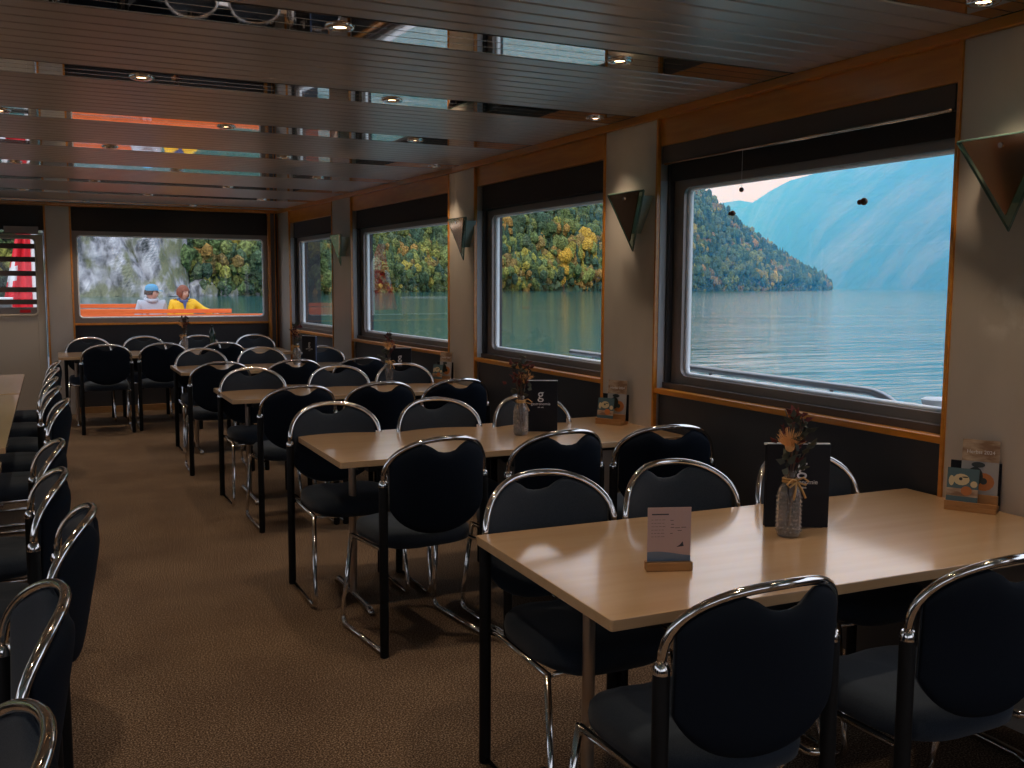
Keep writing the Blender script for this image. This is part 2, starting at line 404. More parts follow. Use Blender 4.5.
def framed_window(idx, mapf, L, dep, z0, z1, r=.045, fr=.11, ztop=2.04, zbot=.99, fr0=None):
    """mapf(u, depth, z) -> point; opening u fr..L-fr; alu frame, white rounded rim, pane"""
    root = empty('window_%d' % idx, (0, 0, 0), kind='structure')
    f0 = fr if fr0 is None else fr0
    P, mid = rrect(f0, L-fr, z0, z1, r)
    n = len(P); cu, cz = (f0+L-fr)/2, (z0+z1)/2; hu = (L-fr-f0)/2
    bm = NB()
    fi = [bm.verts.new(mapf(u, dep, z)) for u, z in P]; bi = [bm.verts.new(mapf(u, dep+.018, z)) for u, z in P]
    out = []
    for (u, z), m_ in zip(P, mid):
        du, dz = u-cu, z-cz
        if m_: out.append((0 if du < 0 else L, zbot if dz < 0 else ztop)); continue
        # push horizontally/vertically to the rectangle
        if abs(abs(du)-hu) < abs(abs(dz)-(z1-z0)/2) or abs(abs(dz)-(z1-z0)/2) > r*.35:
            out.append((0 if du < 0 else L, z))
        else: out.append((u, zbot if dz < 0 else ztop))
    fo = [bm.verts.new(mapf(u, dep, z)) for u, z in out]; bo = [bm.verts.new(mapf(u, dep+.018, z)) for u, z in out]
    for i in range(n):
        j = (i+1) % n
        bm.faces.new((fi[i], fi[j], fo[j], fo[i])); bm.faces.new((bi[i], bo[i], bo[j], bi[j])); bm.faces.new((fi[i], bi[i], bi[j], fi[j]))
    obj('window_frame', bm, M['alu'], root)
    bm = NB(); tube(bm, [mapf(u, dep+.036, z) for u, z in P], .016, 8, closed=True)
    obj('white_rim', bm, M['rim'], root, smooth=True)
    bm = NB()
    v0 = [mapf(u, dep+.015, z) for u, z in P]
    a = [bm.verts.new(p) for p in v0]; bm.faces.new(a)
    obj('window_pane', bm, M['glass'], root)
    return root

def side_wall(S, name, wi0):
    b = NB()
    for (a, c) in PIL: S.quad(b, a, c, .10, .22, 0, ZC+.05)
    for (a, c) in WIN:
        S.quad(b, a, c, .135, .22, 0, 1.0); S.quad(b, a, c, .135, .22, 2.03, ZC+.05)
        S.quad(b, a, c, .03, .135, 0, .93)
        S.quad(b, a, c, .06, .135, 2.20, ZC+.05)
    struct('wall_'+name, b, M['dark'])
    k = 0
    for (a, c) in PIL:
        k += 1
        b = NB(); S.quad(b, a+.012, c-.012, 0, .10, 0, 2.352)
        struct('trim_%d' % (20+wi0*10+k), b, M['pil'], bevel=.003)
        b = NB(); S.quad(b, a-.002, a+.012, -.008, .014, 0, 2.352); S.quad(b, c-.012, c+.002, -.008, .014, 0, 2.352)
        struct('trim_%d' % (30+wi0*10+k), b, M['woodtrim'])
    b = NB(); S.quad(b, YN, YB, -.022, .02, 2.352, 2.392)
    for (a, c) in WIN: S.quad(b, a, c, .012, .06, 2.215, 2.352)
    struct('trim_%d' % (60+wi0), b, M['woodtrim'], bevel=.003)
    for i, (a, c) in enumerate(WIN):
        b = NB(); S.quad(b, a, c, -.006, .045, .932, .960); struct('trim_%d' % (70+wi0*10+i), b, M['woodtrim'], bevel=.004)
        b = NB(); S.quad(b, a, c, .045, .09, .932, .990); struct('trim_%d' % (90+wi0*10+i), b, M['cassette'])
        b = NB(); S.quad(b, a, c, .125, .21, 1.005, 1.036); S.quad(b, c-.108, c, .125, .148, 1.0, 2.03); struct('trim_%d' % (150+wi0*10+i), b, M['rim'])
        L = c-a
        f = lambda u, d, z, a=a: S.pt(a+u, d, z)
        framed_window(wi0*10+i+1, f, L, .085, 1.03, 2.0, fr0=.045)
        # reveal plates and dark guide rails of the blind
        b = NB()
        for (p, q) in ((a, a+.006), (c-.006, c)): S.quad(b, p, q, .014, .060, .96, 2.04)
        struct('trim_%d' % (110+wi0*10+i), b, M['reveal'])
        b = NB()
        for (p, q) in ((a+.004, a+.03), (c-.03, c-.004)): S.quad(b, p, q, .055, .083, .96, 2.215)
        struct('trim_%d' % (130+wi0*10+i), b, M['dark'])
side_wall(RS, 'right', 0)
side_wall(LS, 'left', 1)  # unseen port wall, added with its windows to bring in daylight

# roller blinds of the starboard windows
BL = [('dark roller blind with a taupe headbox, above the window showing the blue mountain', 2),
      ('dark roller blind above the window that shows yellow and orange trees', 3),
      ('dark roller blind above the window between the copper wall lamp and the farthest lamp', 4),
      ('dark roller blind above the last narrow side window next to the far corner', 5)]
for lab, wi in BL:
    a, c = WIN[wi]
    r0 = empty('roller_blind', RS.pt((a+c)/2, .05, 2.04), 0, lab, 'window blind', 'roller blinds of the lake windows')
    def loc(bm, r0=r0):
        bmesh.ops.translate(bm, verts=bm.verts[:], vec=-Vector(r0.location)); return bm
    if wi == 2:
        b = NB(); RS.quad(b, a+.035, c-.0, .022, .06, 2.125, 2.215); obj('headbox', loc(b), M['cassette'], r0)
        b = NB(); tube(b, [RS.pt(a+.04, .016, 2.122), RS.pt(c-.035, .016, 2.122)], .007, 8); obj('bottom_rail', loc(b), M['mirroredge'], r0, smooth=True)
        b = NB(); RS.quad(b, a+.03, c-.03, .062, .070, 2.035, 2.215); obj('blind_cloth', loc(b), M['blind'], r0)
    else:
        b = NB(); RS.quad(b, a+.03, c-.03, .045, .053, 2.045, 2.215); obj('blind_cloth', loc(b), M['blind'], r0)
        b = NB(); tube(b, [RS.pt(a+.035, .045, 2.045), RS.pt(c-.035, .045, 2.045)], .006, 8); obj('bottom_rail', loc(b), M['blind'], r0, smooth=True)

# ---- aft end wall
b = NB()
box(b, -3.4, -.92, YB, YB+.12, 0, ZC+.05); box(b, -.92, -.02, YB, YB+.12, 2.08, ZC+.05)
box(b, -.02, .27, YB, YB+.12, 0, ZC+.05); box(b, 2.44, 3.1, YB, YB+.12, 0, ZC+.05)
box(b, .27, 2.44, YB+.02, YB+.12, 0, 1.03); box(b, .27, 2.44, YB+.02, YB+.12, 2.08, ZC+.05)
struct('wall_back', b, M['dark'])
b = NB(); box(b, -.005, .235, YB-.05, YB, 0, 2.35); struct('trim_1001', b, M['pil'], bevel=.003)
b = NB(); box(b, -.025, -.005, YB-.056, YB, 0, 2.35); box(b, .235, .255, YB-.056, YB, 0, 2.35); struct('trim_1002', b, M['woodtrim'])
b = NB(); box(b, -3.3, 3.1, YB-.065, YB+.02, 2.352, 2.392); struct('trim_1003', b, M['woodtrim'], bevel=.003)
b = NB(); box(b, .255, 2.44, YB-.03, YB+.03, 1.015, 1.04); struct('trim_1004', b, M['woodtrim'], bevel=.003)
b = NB(); box(b, 2.44, 2.53, YB-.07, YB, 0, 2.35); struct('trim_1005', b, M['woodtrim'], bevel=.004)
b = NB(); box(b, 2.47, 2.515, YB-.078, YB-.06, 0, 2.35); struct('trim_1006', b, M['cassette'])
b = NB(); box(b, .255, 2.44, YB-.012, YB+.02, 0, .07); box(b, -3.05, -.95, YB-.012, YB, 0, .07); struct('baseboard_back', b, M['standwood'])
framed_window(30, lambda u, d, z: Vector((.255+u, YB-.01+d, z)), 2.185, 0, 1.095, 2.04, r=.05, fr=.045, ztop=2.10, zbot=1.03)
b = NB(); box(b, .26, 2.44, YB-.02, YB+.0, 2.085, 2.34)
tag(obj('roller_blind', b, M['blind']), 'long dark rolled-up blind above the window with the two people on the orange bench', 'window blind', 'roller blinds of the lake windows')

# door with a louvred window
d = empty('door_1', (-.92, YB-.035, 0), kind='structure')
b = NB(); W_ = .88
for q in ((0, .09, 0, 2.03), (.80, W_, 0, 2.03), (.09, .80, 0, 1.14), (.09, .80, 1.985, 2.03)):
    box(b, q[0], q[1], 0, .05, q[2], q[3])
obj('door_leaf', b, M['cream'], d, bevel=.004)
P, mid = rrect(.085, .805, 1.135, 1.99, .05)
b = NB(); tube(b, [(u, -.004, z) for u, z in P], .013, 8, closed=True); obj('window_surround', b, M['cream'], d, smooth=True)
b = NB(); v = [b.verts.new((u, .03, z)) for u, z in P]; b.faces.new(v); obj('door_pane', b, M['glass'], d)
b = NB()
for z in (1.90, 1.755, 1.60, 1.42, 1.285): box(b, .09, .80, -.012, -.004, z-.028, z+.028)
obj('louvre_bars', b, M['cassette'], d)
b = NB(); box(b, .50, .84, -.06, 0, 2.045, 2.115); obj('door_closer', b, M['alu'], d, bevel=.004)
b = NB(); box(b, .09, .80, .0, .02, 1.14, 1.225); obj('sticker_band', b, M['alu'], d)
b = NB(); box(b, .62, .73, -.003, .0, 1.165, 1.20); obj('red_sticker', b, M['red'], d)
b = NB(); tube(b, fillet([(.10, 0, 1.02), (.10, -.05, 1.02), (.22, -.05, 1.02)], .02), .01, 8); obj('door_handle', b, M['chrome'], d, smooth=True)
b = NB(); box(b, -.05, -.005, -.02, .05, 0, 2.08); box(b, .885, .893, -.02, .05, 0, 2.08); box(b, -.05, .893, -.02, .05, 2.035, 2.045)
obj('door_frame', b, M['cassette'], d)
s = empty('exit_sign', (-.62, YB-.05, 2.12), 0, 'small dark green emergency exit sign box above the door at the far end', 'sign')
b = NB(); box(b, -.16, .16, 0, .05, 0, .15); obj('sign_box', b, M['alu'], s, bevel=.006)
b = NB(); box(b, -.148, .148, -.004, 0, .012, .138); obj('sign_face', b, M['signgreen'], s)

# unseen wall behind the viewer, its windows added to brighten the room
b = NB(); box(b, -3.4, 3.2, YN-.12, YN, 0, 1.0); box(b, -3.4, 3.2, YN-.12, YN, 2.1, ZC+.05)
for x0, x1 in ((-3.4, -2.7), (-.2, .2), (2.7, 3.2)): box(b, x0, x1, YN-.12, YN, 1.0, 2.1)
struct('wall_front', b, M['pil'])
framed_window(31, lambda u, d, z: Vector((.2+u, YN-.06-d, z)), 2.5, 0, 1.06, 2.04, r=.05, fr=.045, ztop=2.10, zbot=1.0)
framed_window(32, lambda u, d, z: Vector((-2.7+u, YN-.06-d, z)), 2.5, 0, 1.06, 2.04, r=.05, fr=.045, ztop=2.10, zbot=1.0)
b = NB(); box(b, -3.2, 3.1, YN, YN+.03, 0, 1.0); struct('trim_1007', b, M['dark'])

# ------------------------------------------------------------------ downlights (real lamps)
def downlight():
    r0 = empty('downlight', (0, 0, 0))
    b = NB(); lathe(b, [(.026, .004), (.028, -.004), (.046, -.006), (.052, .0), (.052, .012)], 24, cap=False); obj('chrome_ring', b, M['chrome'], r0, smooth=True)
    b = NB(); lathe(b, [(.001, .006), (.026, .006), (.026, .003), (.001, .001)], 20); obj('lamp_lens', b, M['lens'], r0)
    return r0
lamp_data = bpy.data.lights.new('downlight_lamp', 'SPOT'); lamp_data.energy = LAMP_W; lamp_data.color = (1, .76, .52)
lamp_data.spot_size = R_(74); lamp_data.spot_blend = 1.0; lamp_data.shadow_soft_size = .028
proto = None
ROWN = {3: 'strip that ends above the nearest lamp', 4: 'widest mirror strip overhead', 5: 'second mirror strip from the viewer', 6: 'third mirror strip from the viewer',
        7: 'fourth mirror strip from the viewer', 8: 'fifth mirror strip from the viewer', 9: 'sixth mirror strip from the viewer', 10: 'seventh mirror strip, near the far wall', 11: 'last mirror strip before the far wall'}
for i, sY in enumerate(STRIPS):
    off = -.19 if i % 2 else .40
    xs_ = [off+1.14*k for k in range(-3, 4)]
    vis = []
    for x in xs_:
        if wxl(sY)+.15 < x < wx(sY)-.12:
            if proto is None: proto = downlight(); o = proto
            else: o = copy_tree(proto)
            o.location = (x, sY, ZC-.002)
            lo = bpy.data.objects.new('lamp_light', lamp_data); COL.objects.link(lo); lo.parent = o; lo.location = (0, 0, -.03)
            row = ROWN.get(i, 'mirror strip behind the viewer')
            side = 'over the left row' if x < -.5 else ('over the aisle' if x < .8 else ('over the table middles' if x < 1.8 else 'near the window side'))
            tag(o, 'chrome ceiling downlight %s in the %s' % (side, row), 'ceiling light', 'warm downlights in the mirror strips')
# ------------------------------------------------------------------ wall lamps: downward triangles of glass and bronze mirror
def sconce():
    r0 = empty('wall_lamp', (0, 0, 0))
    # local: x outboard(+)->wall, so front is -x ; y along wall ; z up from tip
    def tri(hw, h, z0, x, t): return [(x, -hw, z0+h), (x, hw, z0+h), (x, 0, z0)], (t, 0, 0)
    b = NB(); p, v = tri(.172, .300, 0, -.088, .010); prism(b, p, v); obj('glass_plate', b, M['sconceglass'], r0)
    b = NB()
    pts = [(-.083, -.172, .300), (-.083, 0, 0), (-.083, .172, .300)]
    tube(b, pts+[], .0055, 6); tube(b, [pts[0], pts[2]], .0055, 6); obj('glass_edge', b, M['glassedge'], r0)
    b = NB(); p, v = tri(.146, .250, .048, -.096, .006); prism(b, p, v); obj('bronze_mirror', b, M['bronze'], r0)
    b = NB(); p, v = tri(.12, .19, .09, -.078, .076); prism(b, p, v); obj('frosted_side_glass', b, M['frost'], r0)
    b = NB(); tube(b, [(-.10, 0, .27), (-.10, 0, .27), (-.075, 0, .27)], .009, 10); so = obj('chrome_stud', b, M['chrome'], r0)
    for o in COL.objects:
        if o.parent == r0 and o.name.split('.')[0] in ('glass_plate', 'glass_edge', 'bronze_mirror', 'chrome_stud'):
            for v in o.data.vertices: v.co.x += .030-v.co.z*.17
    return r0
pr = sconce()
for k, (Y, lab) in enumerate([(2.19, 'large dark triangular wall lamp with a green glass side, on the nearest pillar'),
                              (4.42, 'dark bronze triangular wall lamp on the pillar between the two nearest windows'),
                              (6.70, 'triangular wall lamp with a plain light copper face'),
                              (9.55, 'small dull brown triangular wall lamp nearest the far corner')]):
    o = pr if k == 0 else copy_tree(pr)
    tt = math.atan2(wx(Y)-wx(Y-.1), .1)
    o.location = (wx(Y), Y, 1.685); o.rotation_euler = (0, 0, -tt)
    tag(o, lab, 'wall lamp', 'triangular glass wall lamps on the pillars')

# ------------------------------------------------------------------ tables
def make_table(L, D):
    """long side on local x, origin under the centre"""
    r0 = empty('dining_table', (0, 0, 0))
    b = NB(); P, _ = rrect(-L/2, L/2, -D/2, D/2, .008, 4)
    prism(b, [(x, y, .712) for x, y in P], (0, 0, .028)); obj('tabletop', b, [M['table']], r0, bevel=.002)
    b = NB()
    for y in (-D/2+.16, D/2-.16): box(b, -L/2+.12, L/2-.12, y-.015, y+.015, .672, .711)
    for x in (-L/2+.17, L/2-.17): box(b, x-.02, x+.02, -D/2+.08, D/2-.08, .672, .711)
    obj('under_frame', b, M['underframe'], r0)
    for x in (-L/2+.17, L/2-.17):
        b = NB(); lathe(b, [(.018, .03), (.018, .672)], 16, (x, 0, 0)); obj('leg', b, M['column'], r0, smooth='auto')
        b = NB(); tube(b, fillet([(x, -D/2+.12, .008), (x, -D/2+.15, .022), (x, D/2-.15, .022), (x, D/2-.12, .008)], .03), .016, 10)
        obj('foot_bar', b, M['chrome'], r0, smooth=True)
    return r0
TBL = {}
def place_table(L, D, x, y, rz, lab):
    key = (L, D)
    if key in TBL: o = copy_tree(TBL[key])
    else: o = make_table(L, D); TBL[key] = o
    o.location = (x, y, 0); o.rotation_euler = (0, 0, rz)
    return tag(o, lab, 'table', 'pale wood tables of the ship saloon')
TY = {}
for k, (xl, yc, L, lab) in enumerate([(1.135, 2.215, 1.76, 'pale wood table nearest the viewer, with the small card, vase and menu'),
                                   (1.095, 4.40, 1.80, 'second pale wood table from the viewer along the windows'),
                                   (1.055, 6.86, 1.76, 'third pale wood table from the viewer along the windows'),
                                   (.99, 9.03, 1.66, 'fourth pale wood table along the windows, just before the far wall table'),
                                   (.06, 11.25, 2.40, 'long pale wood table at the far wall under the wide window')]):
    place_table(L, .82, xl+L/2, yc, R_(-1.3) if k < 1 else 0, lab); TY[k] = yc
place_table(1.56, .80, -.61, 8.20, PI/2, 'pale wood table at the far end of the left row, beside the door')
place_table(2.40, .80, -.61, 6.185, PI/2, 'long pale wood table in the left row butting onto the far one')
place_table(1.56, .80, -.61, 3.82, PI/2, 'pale wood table in the left row of which only a corner shows')

# ------------------------------------------------------------------ chairs
HWc = .232
def arc_pts(n=26, y_top=-.105):
    P = []
    for k in range(n+1):
        a = PI*k/n; c, s = math.cos(a), math.sin(a)
        x = HWc*math.copysign(abs(c)**.86, c); z = .715+.176*abs(s)**.80
        P.append(Vector((x, y_top*(1-(x/HWc)**2)**.9, z)))
    return P
def make_chair():
    r0 = empty('chair', (0, 0, 0))
    # backrest pad
    nu, nv = 25, 15
    def topz(x):
        c = min(1, abs(x)/.226); s = math.sqrt(max(0, 1-c**2.3)); z = .722+.159*s**.84
        g = max(0, 1-abs(x)/.10); g = min(1, g*1.25); g = g*g*(3-2*g)
        return z-.046*g
    def botz(x):
        c = min(1, abs(x)/.224); return .665-.170*math.sqrt(max(0, 1-c**2.2))
    for nm, y0, mt, sg in (('backrest', .0, M['navy'], 1), ('back_cover', -.0, M['navyback'], -1)):
        b = NB(); F = [[None]*(nv+1) for _ in range(nu+1)]; B = [[None]*(nv+1) for _ in range(nu+1)]
        for i in range(nu+1):
            u = -1+2*i/nu; u = math.sin(u*PI/2)*.985; x = .217*u
            zt, zb = topz(x), botz(x)
            for j in range(nv+1):
                v_ = j/nv; v_ = .5-.5*math.cos(v_*PI); z = zb+(zt-zb)*v_
                e_ = max(abs(u)**5, abs(2*v_-1)**7); th = .019*math.sqrt(max(0, 1-e_))+.002
                ym = -.006-.100*(1-(x/.232)**2)**.9*(.38+.62*max(0, min(1, (z-.5)/.34)))
                F[i][j] = b.verts.new((x, ym+sg*th, z)); B[i][j] = b.verts.new((x, ym, z))
        for i in range(nu):
            for j in range(nv):
                b.faces.new((F[i][j], F[i+1][j], F[i+1][j+1], F[i][j+1])); b.faces.new((B[i][j], B[i][j+1], B[i+1][j+1], B[i+1][j]))
        ring = [(i, 0) for i in range(nu+1)]+[(nu, j) for j in range(1, nv+1)]+[(i, nv) for i in range(nu-1, -1, -1)]+[(0, j) for j in range(nv-1, 0, -1)]
        for p, q in zip(ring, ring[1:]+ring[:1]):
            b.faces.new((F[p[0]][p[1]], F[q[0]][q[1]], B[q[0]][q[1]], B[p[0]][p[1]]))
        obj(nm, b, mt, r0, smooth=True)
    b = NB(); tube(b, arc_pts(), .0108, 12); obj('back_frame', b, M['chrome'], r0, smooth=True)
    for x in (-HWc, HWc):
        b = NB(); lathe(b, [(.019, .700), (.0195, .712), (.014, .722)], 14, (x, 0, 0)); obj('collar', b, M['chrome'], r0, smooth='auto')
    for sx in (-1, 1):
        b = NB(); lathe(b, [(.014, .0), (.0185, .004), (.0185, .700), (.016, .706)], 14, (sx*HWc, 0, 0)); obj('leg', b, M['black'], r0, smooth='auto')
        b = NB(); xx = sx*(HWc-.004)
        pts = fillet([(xx, .016, .0125), (xx, .45, .0125), (xx-sx*.018, .375, .425)], .055, 6)
        tube(b, pts, .0105, 10); obj('sled_leg', b, M['chrome'], r0, smooth=True)
    # seat cushion
    b = NB(); n = 40; rings = []
    def outl(s, z, dip=0):
        R = []
        for k in range(n):
            a = 2*PI*k/n; c, q = math.cos(a), math.sin(a)
            x = .212*s*math.copysign(abs(c)**.55, c); y = .205+.222*s*math.copysign(abs(q)**.62, q)
            if y > .2: x *= 1+.03*(y-.2)/.2
            zz = z-(.022*max(0, (y-.33)/.1)**2)
            R.append((x, y, zz))
        return R
    for s_, z_ in ((.90, .428), (.985, .436), (1.0, .460), (.985, .484), (.93, .498), (.75, .505), (.45, .507), (.02, .508)):
        rings.append([b.verts.new((x, y, z-(.006 if abs(x) < .012 and s_ < .96 and s_ > .1 and z > .45 else 0))) for x, y, z in outl(s_, z_)])
    for A, B_ in zip(rings[:-1], rings[1:]):
        for k in range(n): b.faces.new((A[k], A[(k+1) % n], B_[(k+1) % n], B_[k]))
    b.faces.new(rings[0][::-1]); b.faces.new(rings[-1])
    obj('seat', b, M['navy'], r0, smooth=True)
    b = NB()
    for sx in (-1, 1): tube(b, [(sx*(HWc-.002), .0, .43), (sx*.205, .03, .425), (sx*.205, .375, .418)], .010, 8)
    tube(b, [(-.205, .36, .414), (.205, .36, .414)], .009, 8)
    obj('seat_rail', b, M['chrome'], r0, smooth=True)
    return r0
chair0 = make_chair(); used = [False]
def chair(x, y, rz, lab, grp):
    o = copy_tree(chair0) if used[0] else chair0
    used[0] = True
    o.location = (x, y, 0); o.rotation_euler = (0, 0, rz)
    return tag(o, lab, 'chair', grp)
rows = ['nearest table', 'second table', 'third table', 'fourth table']
pos = ['aisle end', 'middle', 'window end']
near = [[(1.345, 1.605, 0), (1.965, 1.53, 0), (2.54, 1.50, 0)], [(1.395, 3.645, 7), (1.93, 3.60, 4), (2.44, 3.54, -12)],
        [(1.34, 5.82, 2), (1.86, 5.82, 0), (2.37, 5.82, 0)], [(1.19, 7.80, 0), (1.77, 7.80, 0), (2.32, 7.80, 0)]]
far = [[(1.415, 2.66, 0), (1.915, 2.65, 0), (2.44, 2.62, 0)], [(1.28, 4.74, 0), (1.83, 4.70, 0), (2.35, 4.65, 0)],
       [(1.29, 6.98, 0), (1.91, 6.95, 0), (2.42, 6.95, 0)], [(1.25, 9.28, 0), (1.80, 9.25, 0), (2.36, 9.20, 0)]]
for k in range(4):
    for j, (x, y, a) in enumerate(near[k]):
        chair(x, y, R_(a), 'navy chrome-hooped chair turned away from the viewer, at the %s of the %s' % (pos[j], rows[k]), 'chairs on the viewer side of the tables')
    for j, (x, y, a) in enumerate(far[k]):
        chair(x, y, PI+R_(a), 'navy chrome-hooped chair facing the viewer across the %s, at its %s' % (rows[k], pos[j]), 'chairs on the far side of the tables')
for j, (x, y) in enumerate([(.49, 10.35), (1.03, 10.42), (1.60, 10.32)]):
    chair(x, y, 0, 'navy chair at the far wall table, back to the viewer, %s' % ('nearest the door', 'second from the door', 'third from the door')[j], 'chairs on the viewer side of the tables')
for j, (x, y) in enumerate([(.37, 11.58), (.95, 11.62), (1.55, 11.64), (2.18, 11.60)]):
    chair(x, y, PI, 'navy chair against the far wall facing the viewer, %s' % ('nearest the door', 'second from the door', 'third from the door', 'nearest the window corner')[j], 'chairs on the far side of the tables')
ords = ['nearest the viewer', 'second from the viewer', 'third from the viewer', 'fourth from the viewer', 'fifth from the viewer', 'sixth from the viewer',
        'seventh from the viewer', 'eighth from the viewer', 'ninth from the viewer', 'farthest, beside the door']
LY = [(-.13, 1.43, 6), (-.10, 2.06, 5), (-.02, 2.80, -3), (-.08, 3.40, 2), (-.08, 4.05, 2), (-.035, 5.50, 0), (-.07, 6.17, 0), (-.08, 6.80, 0), (-.065, 7.54, 0), (-.05, 8.26, 0)]
for j, (x, y, a) in enumerate(LY):
    chair(x, y, PI/2+R_(a), 'navy chair in the left row with its back to the aisle, %s' % ords[j], 'chairs along the left row')

# ------------------------------------------------------------------ things on the tables
TZ = .7402
rng = random.Random(4)
def bouquet_vase(s=1.0, seed=1):
    rg = random.Random(seed)
    r0 = empty('flower_vase', (0, 0, 0))
    b = NB(); n = 24; prof = [(.024, 0), (.0285, .004), (.0295, .02), (.0295, .118), (.027, .130), (.015, .150), (.0135, .168), (.0165, .176), (.0165, .180)]
    lathe(b, prof, n); obj('glass_bottle', b, M['bottleglass'], r0, smooth=True)
    b = NB()
    for k in range(9):
        for j in range(14):
            a = 2*PI*j/14+(k % 2)*.22; z = .016+k*.0115
            ball(b, (.0296*math.cos(a), .0296*math.sin(a), z), .0032, 1)
    obj('glass_beads', b, M['bottleglass'], r0, smooth=True)
    b = NB()
    tube(b, [(.0165*math.cos(2*PI*k/14), .0165*math.sin(2*PI*k/14), .158) for k in range(14)], .0035, 6, closed=True)
    tube(b, [(.0165*math.cos(2*PI*k/14), .0165*math.sin(2*PI*k/14), .151) for k in range(14)], .0035, 6, closed=True)
    f = -.019
    for sx in (-1, 1):
        tube(b, [(0, f, .155), (sx*.020, f-.006, .163), (sx*.040, f-.006, .150), (sx*.030, f-.006, .142), (0, f-.001, .152)], .0028, 6)
        tube(b, [(0, f, .155), (sx*.010, f-.009, .135), (sx*.022, f-.013, .108)], .0028, 6)
    obj('twine_bow', b, M['twine'], r0, smooth=True)
    b = NB()
    tips = []
    for k in range(9):
        a = rg.uniform(0, 2*PI); rr = rg.uniform(.015, .06); z = rg.uniform(.23, .34)
        p = (rr*math.cos(a), rr*math.sin(a)*.6, z); tips.append(p)
        tube(b, [(rg.uniform(-.006, .006), rg.uniform(-.006, .006), .03), (p[0]*.2, p[1]*.2, .17), (p[0]*.6, p[1]*.6, .17+(z-.17)*.55), p], .0014, 5)
    obj('dried_stems', b, M['twig'], r0)
    def leaves(b, c, n_, L, spread):
        for q in range(n_):
            d_ = Vector((rg.gauss(0, 1), rg.gauss(0, 1)*.7, rg.uniform(.1, 1.2))).normalized()
            s_ = d_.cross(Vector((rg.gauss(0, 1), rg.gauss(0, 1), rg.gauss(0, 1)))).normalized()
            o_ = Vector(c)+Vector((rg.gauss(0, spread), rg.gauss(0, spread*.6), rg.gauss(0, spread)))
            w_ = L*.28; nn = d_.cross(s_)*.0012
            pts = [o_, o_+d_*L*.35+s_*w_, o_+d_*L, o_+d_*L*.35-s_*w_]
            prism(b, [p-nn/2 for p in pts], nn)
    b = NB()
    for c in tips[:4]: leaves(b, c, 7, .026, .008)
    leaves(b, (.02, 0, .25), 14, .03, .018); obj('red_leaves', b, M['redleaf'], r0)
    b = NB()
    for c in tips[4:]: leaves(b, c, 5, .030, .010)
    leaves(b, (-.01, 0, .205), 16, .034, .018); obj('green_leaves', b, M['greenleaf'], r0)
    b = NB(); c = Vector((-.014, -.008, .262))
    for q in range(150):
        d_ = Vector((rg.gauss(0, .8), rg.gauss(0, .8), rg.uniform(.0, 1.3))).normalized()
        tube(b, [c-Vector((0, 0, .018)), c+d_*rg.uniform(.020, .042)], [.0013, .0004], 4)
    ball(b, c-Vector((0, 0, .014)), .012, 2, (1, 1, 1.2)); obj('straw_flower_head', b, M['straw'], r0)
    return r0
M['bottleglass'] = bpy.data.materials.new('ribbed_bottle_glass'); M['bottleglass'].use_nodes = True
_p = M['bottleglass'].node_tree.nodes['Principled BSDF']; _p.inputs['Transmission Weight'].default_value = .85; _p.inputs['Roughness'].default_value = .08
_p.inputs['Base Color'].default_value = (.95, .90, .87, 1)

def menu(letter=True):
    """two black boards standing back to back, slightly open, with white print"""
    r0 = empty('menu_stand', (0, 0, 0))
    W, Hh = .200, .265
    b = NB(); box(b, -W/2, W/2, -.012, -.006, 0, Hh); f = obj('front_cover', b, M['menu'], r0, bevel=.002)
    b = NB(); box(b, -W/2, W/2, .006, .012, 0, Hh); obj('back_cover', b, M['menu'], r0, bevel=.002)
    b = NB(); box(b, W/2-.006, W/2, -.006, .006, 0, Hh); obj('spine', b, M['menuspine'], r0)
    b = NB(); box(b, -W/2+.006, W/2-.006, -.005, .005, .002, Hh-.004); obj('inner_pages', b, M['steel'], r0)
    b = NB(); box(b, -W/2-.006, W/2, -.004, .004, Hh-.003, Hh+.003); obj('top_edge', b, M['rim'], r0)
    text('letter', 'g', .075, M['white'], f, (.012, -.0125, .195), (PI/2, 0, 0))
    text('lettering', 'gastronomie', .020, M['white'], f, (.012, -.0125, .145), (PI/2, 0, 0))
    text('lettering', 'am see', .011, M['white'], f, (.012, -.0125, .128), (PI/2, 0, 0))
    return r0
VLAB = ['clear beaded vase of dried flowers with a straw bow on the nearest table', 'slim glass vase of dried red flowers on the second table',
        'small vase with an orange dried flower on the third table', 'small vase with an orange bloom on the fourth table, in front of the corner column',
        'small pinkish vase of dark dried flowers on the far wall table']
v0 = None
for k, (x, y, s, rz) in enumerate([(2.012, 2.245, .97, .35), (2.135, 4.36, 1.0, 2.2), (2.31, 7.02, 1.0, .6), (2.09, 9.08, 1.0, 4.0), (1.36, 11.42, 1.0, 5.2)]):
    v = bouquet_vase(seed=3+k); v.location = (x, y, TZ); v.rotation_euler = (0, 0, rz if k else .15); v.scale = (1.22, 1.22, 1.12)
    tag(v, VLAB[k], 'vase', 'vases of dried flowers')
m0 = menu()
MLAB = ['black menu with white print standing behind the beaded vase on the nearest table', 'black menu with a white letter g on the second table',
        'black menu with a small white emblem on the third table', 'dark blue edged menu seen nearly side-on on the fourth table']
for k, (x, y, rz) in enumerate([(2.112, 2.325, -.46), (2.275, 4.44, -.48), (2.44, 7.16, -.40), (2.22, 9.12, -1.15)]):
    o = m0 if k == 0 else copy_tree(m0)
    o.location = (x, y, TZ); o.rotation_euler = (0, 0, rz)
    tag(o, MLAB[k], 'menu', 'standing menus on the tables')
o = empty('bottle', (1.66, 11.40, TZ), 0, 'dark green bottle on the far wall table beside the pinkish vase', 'bottle')
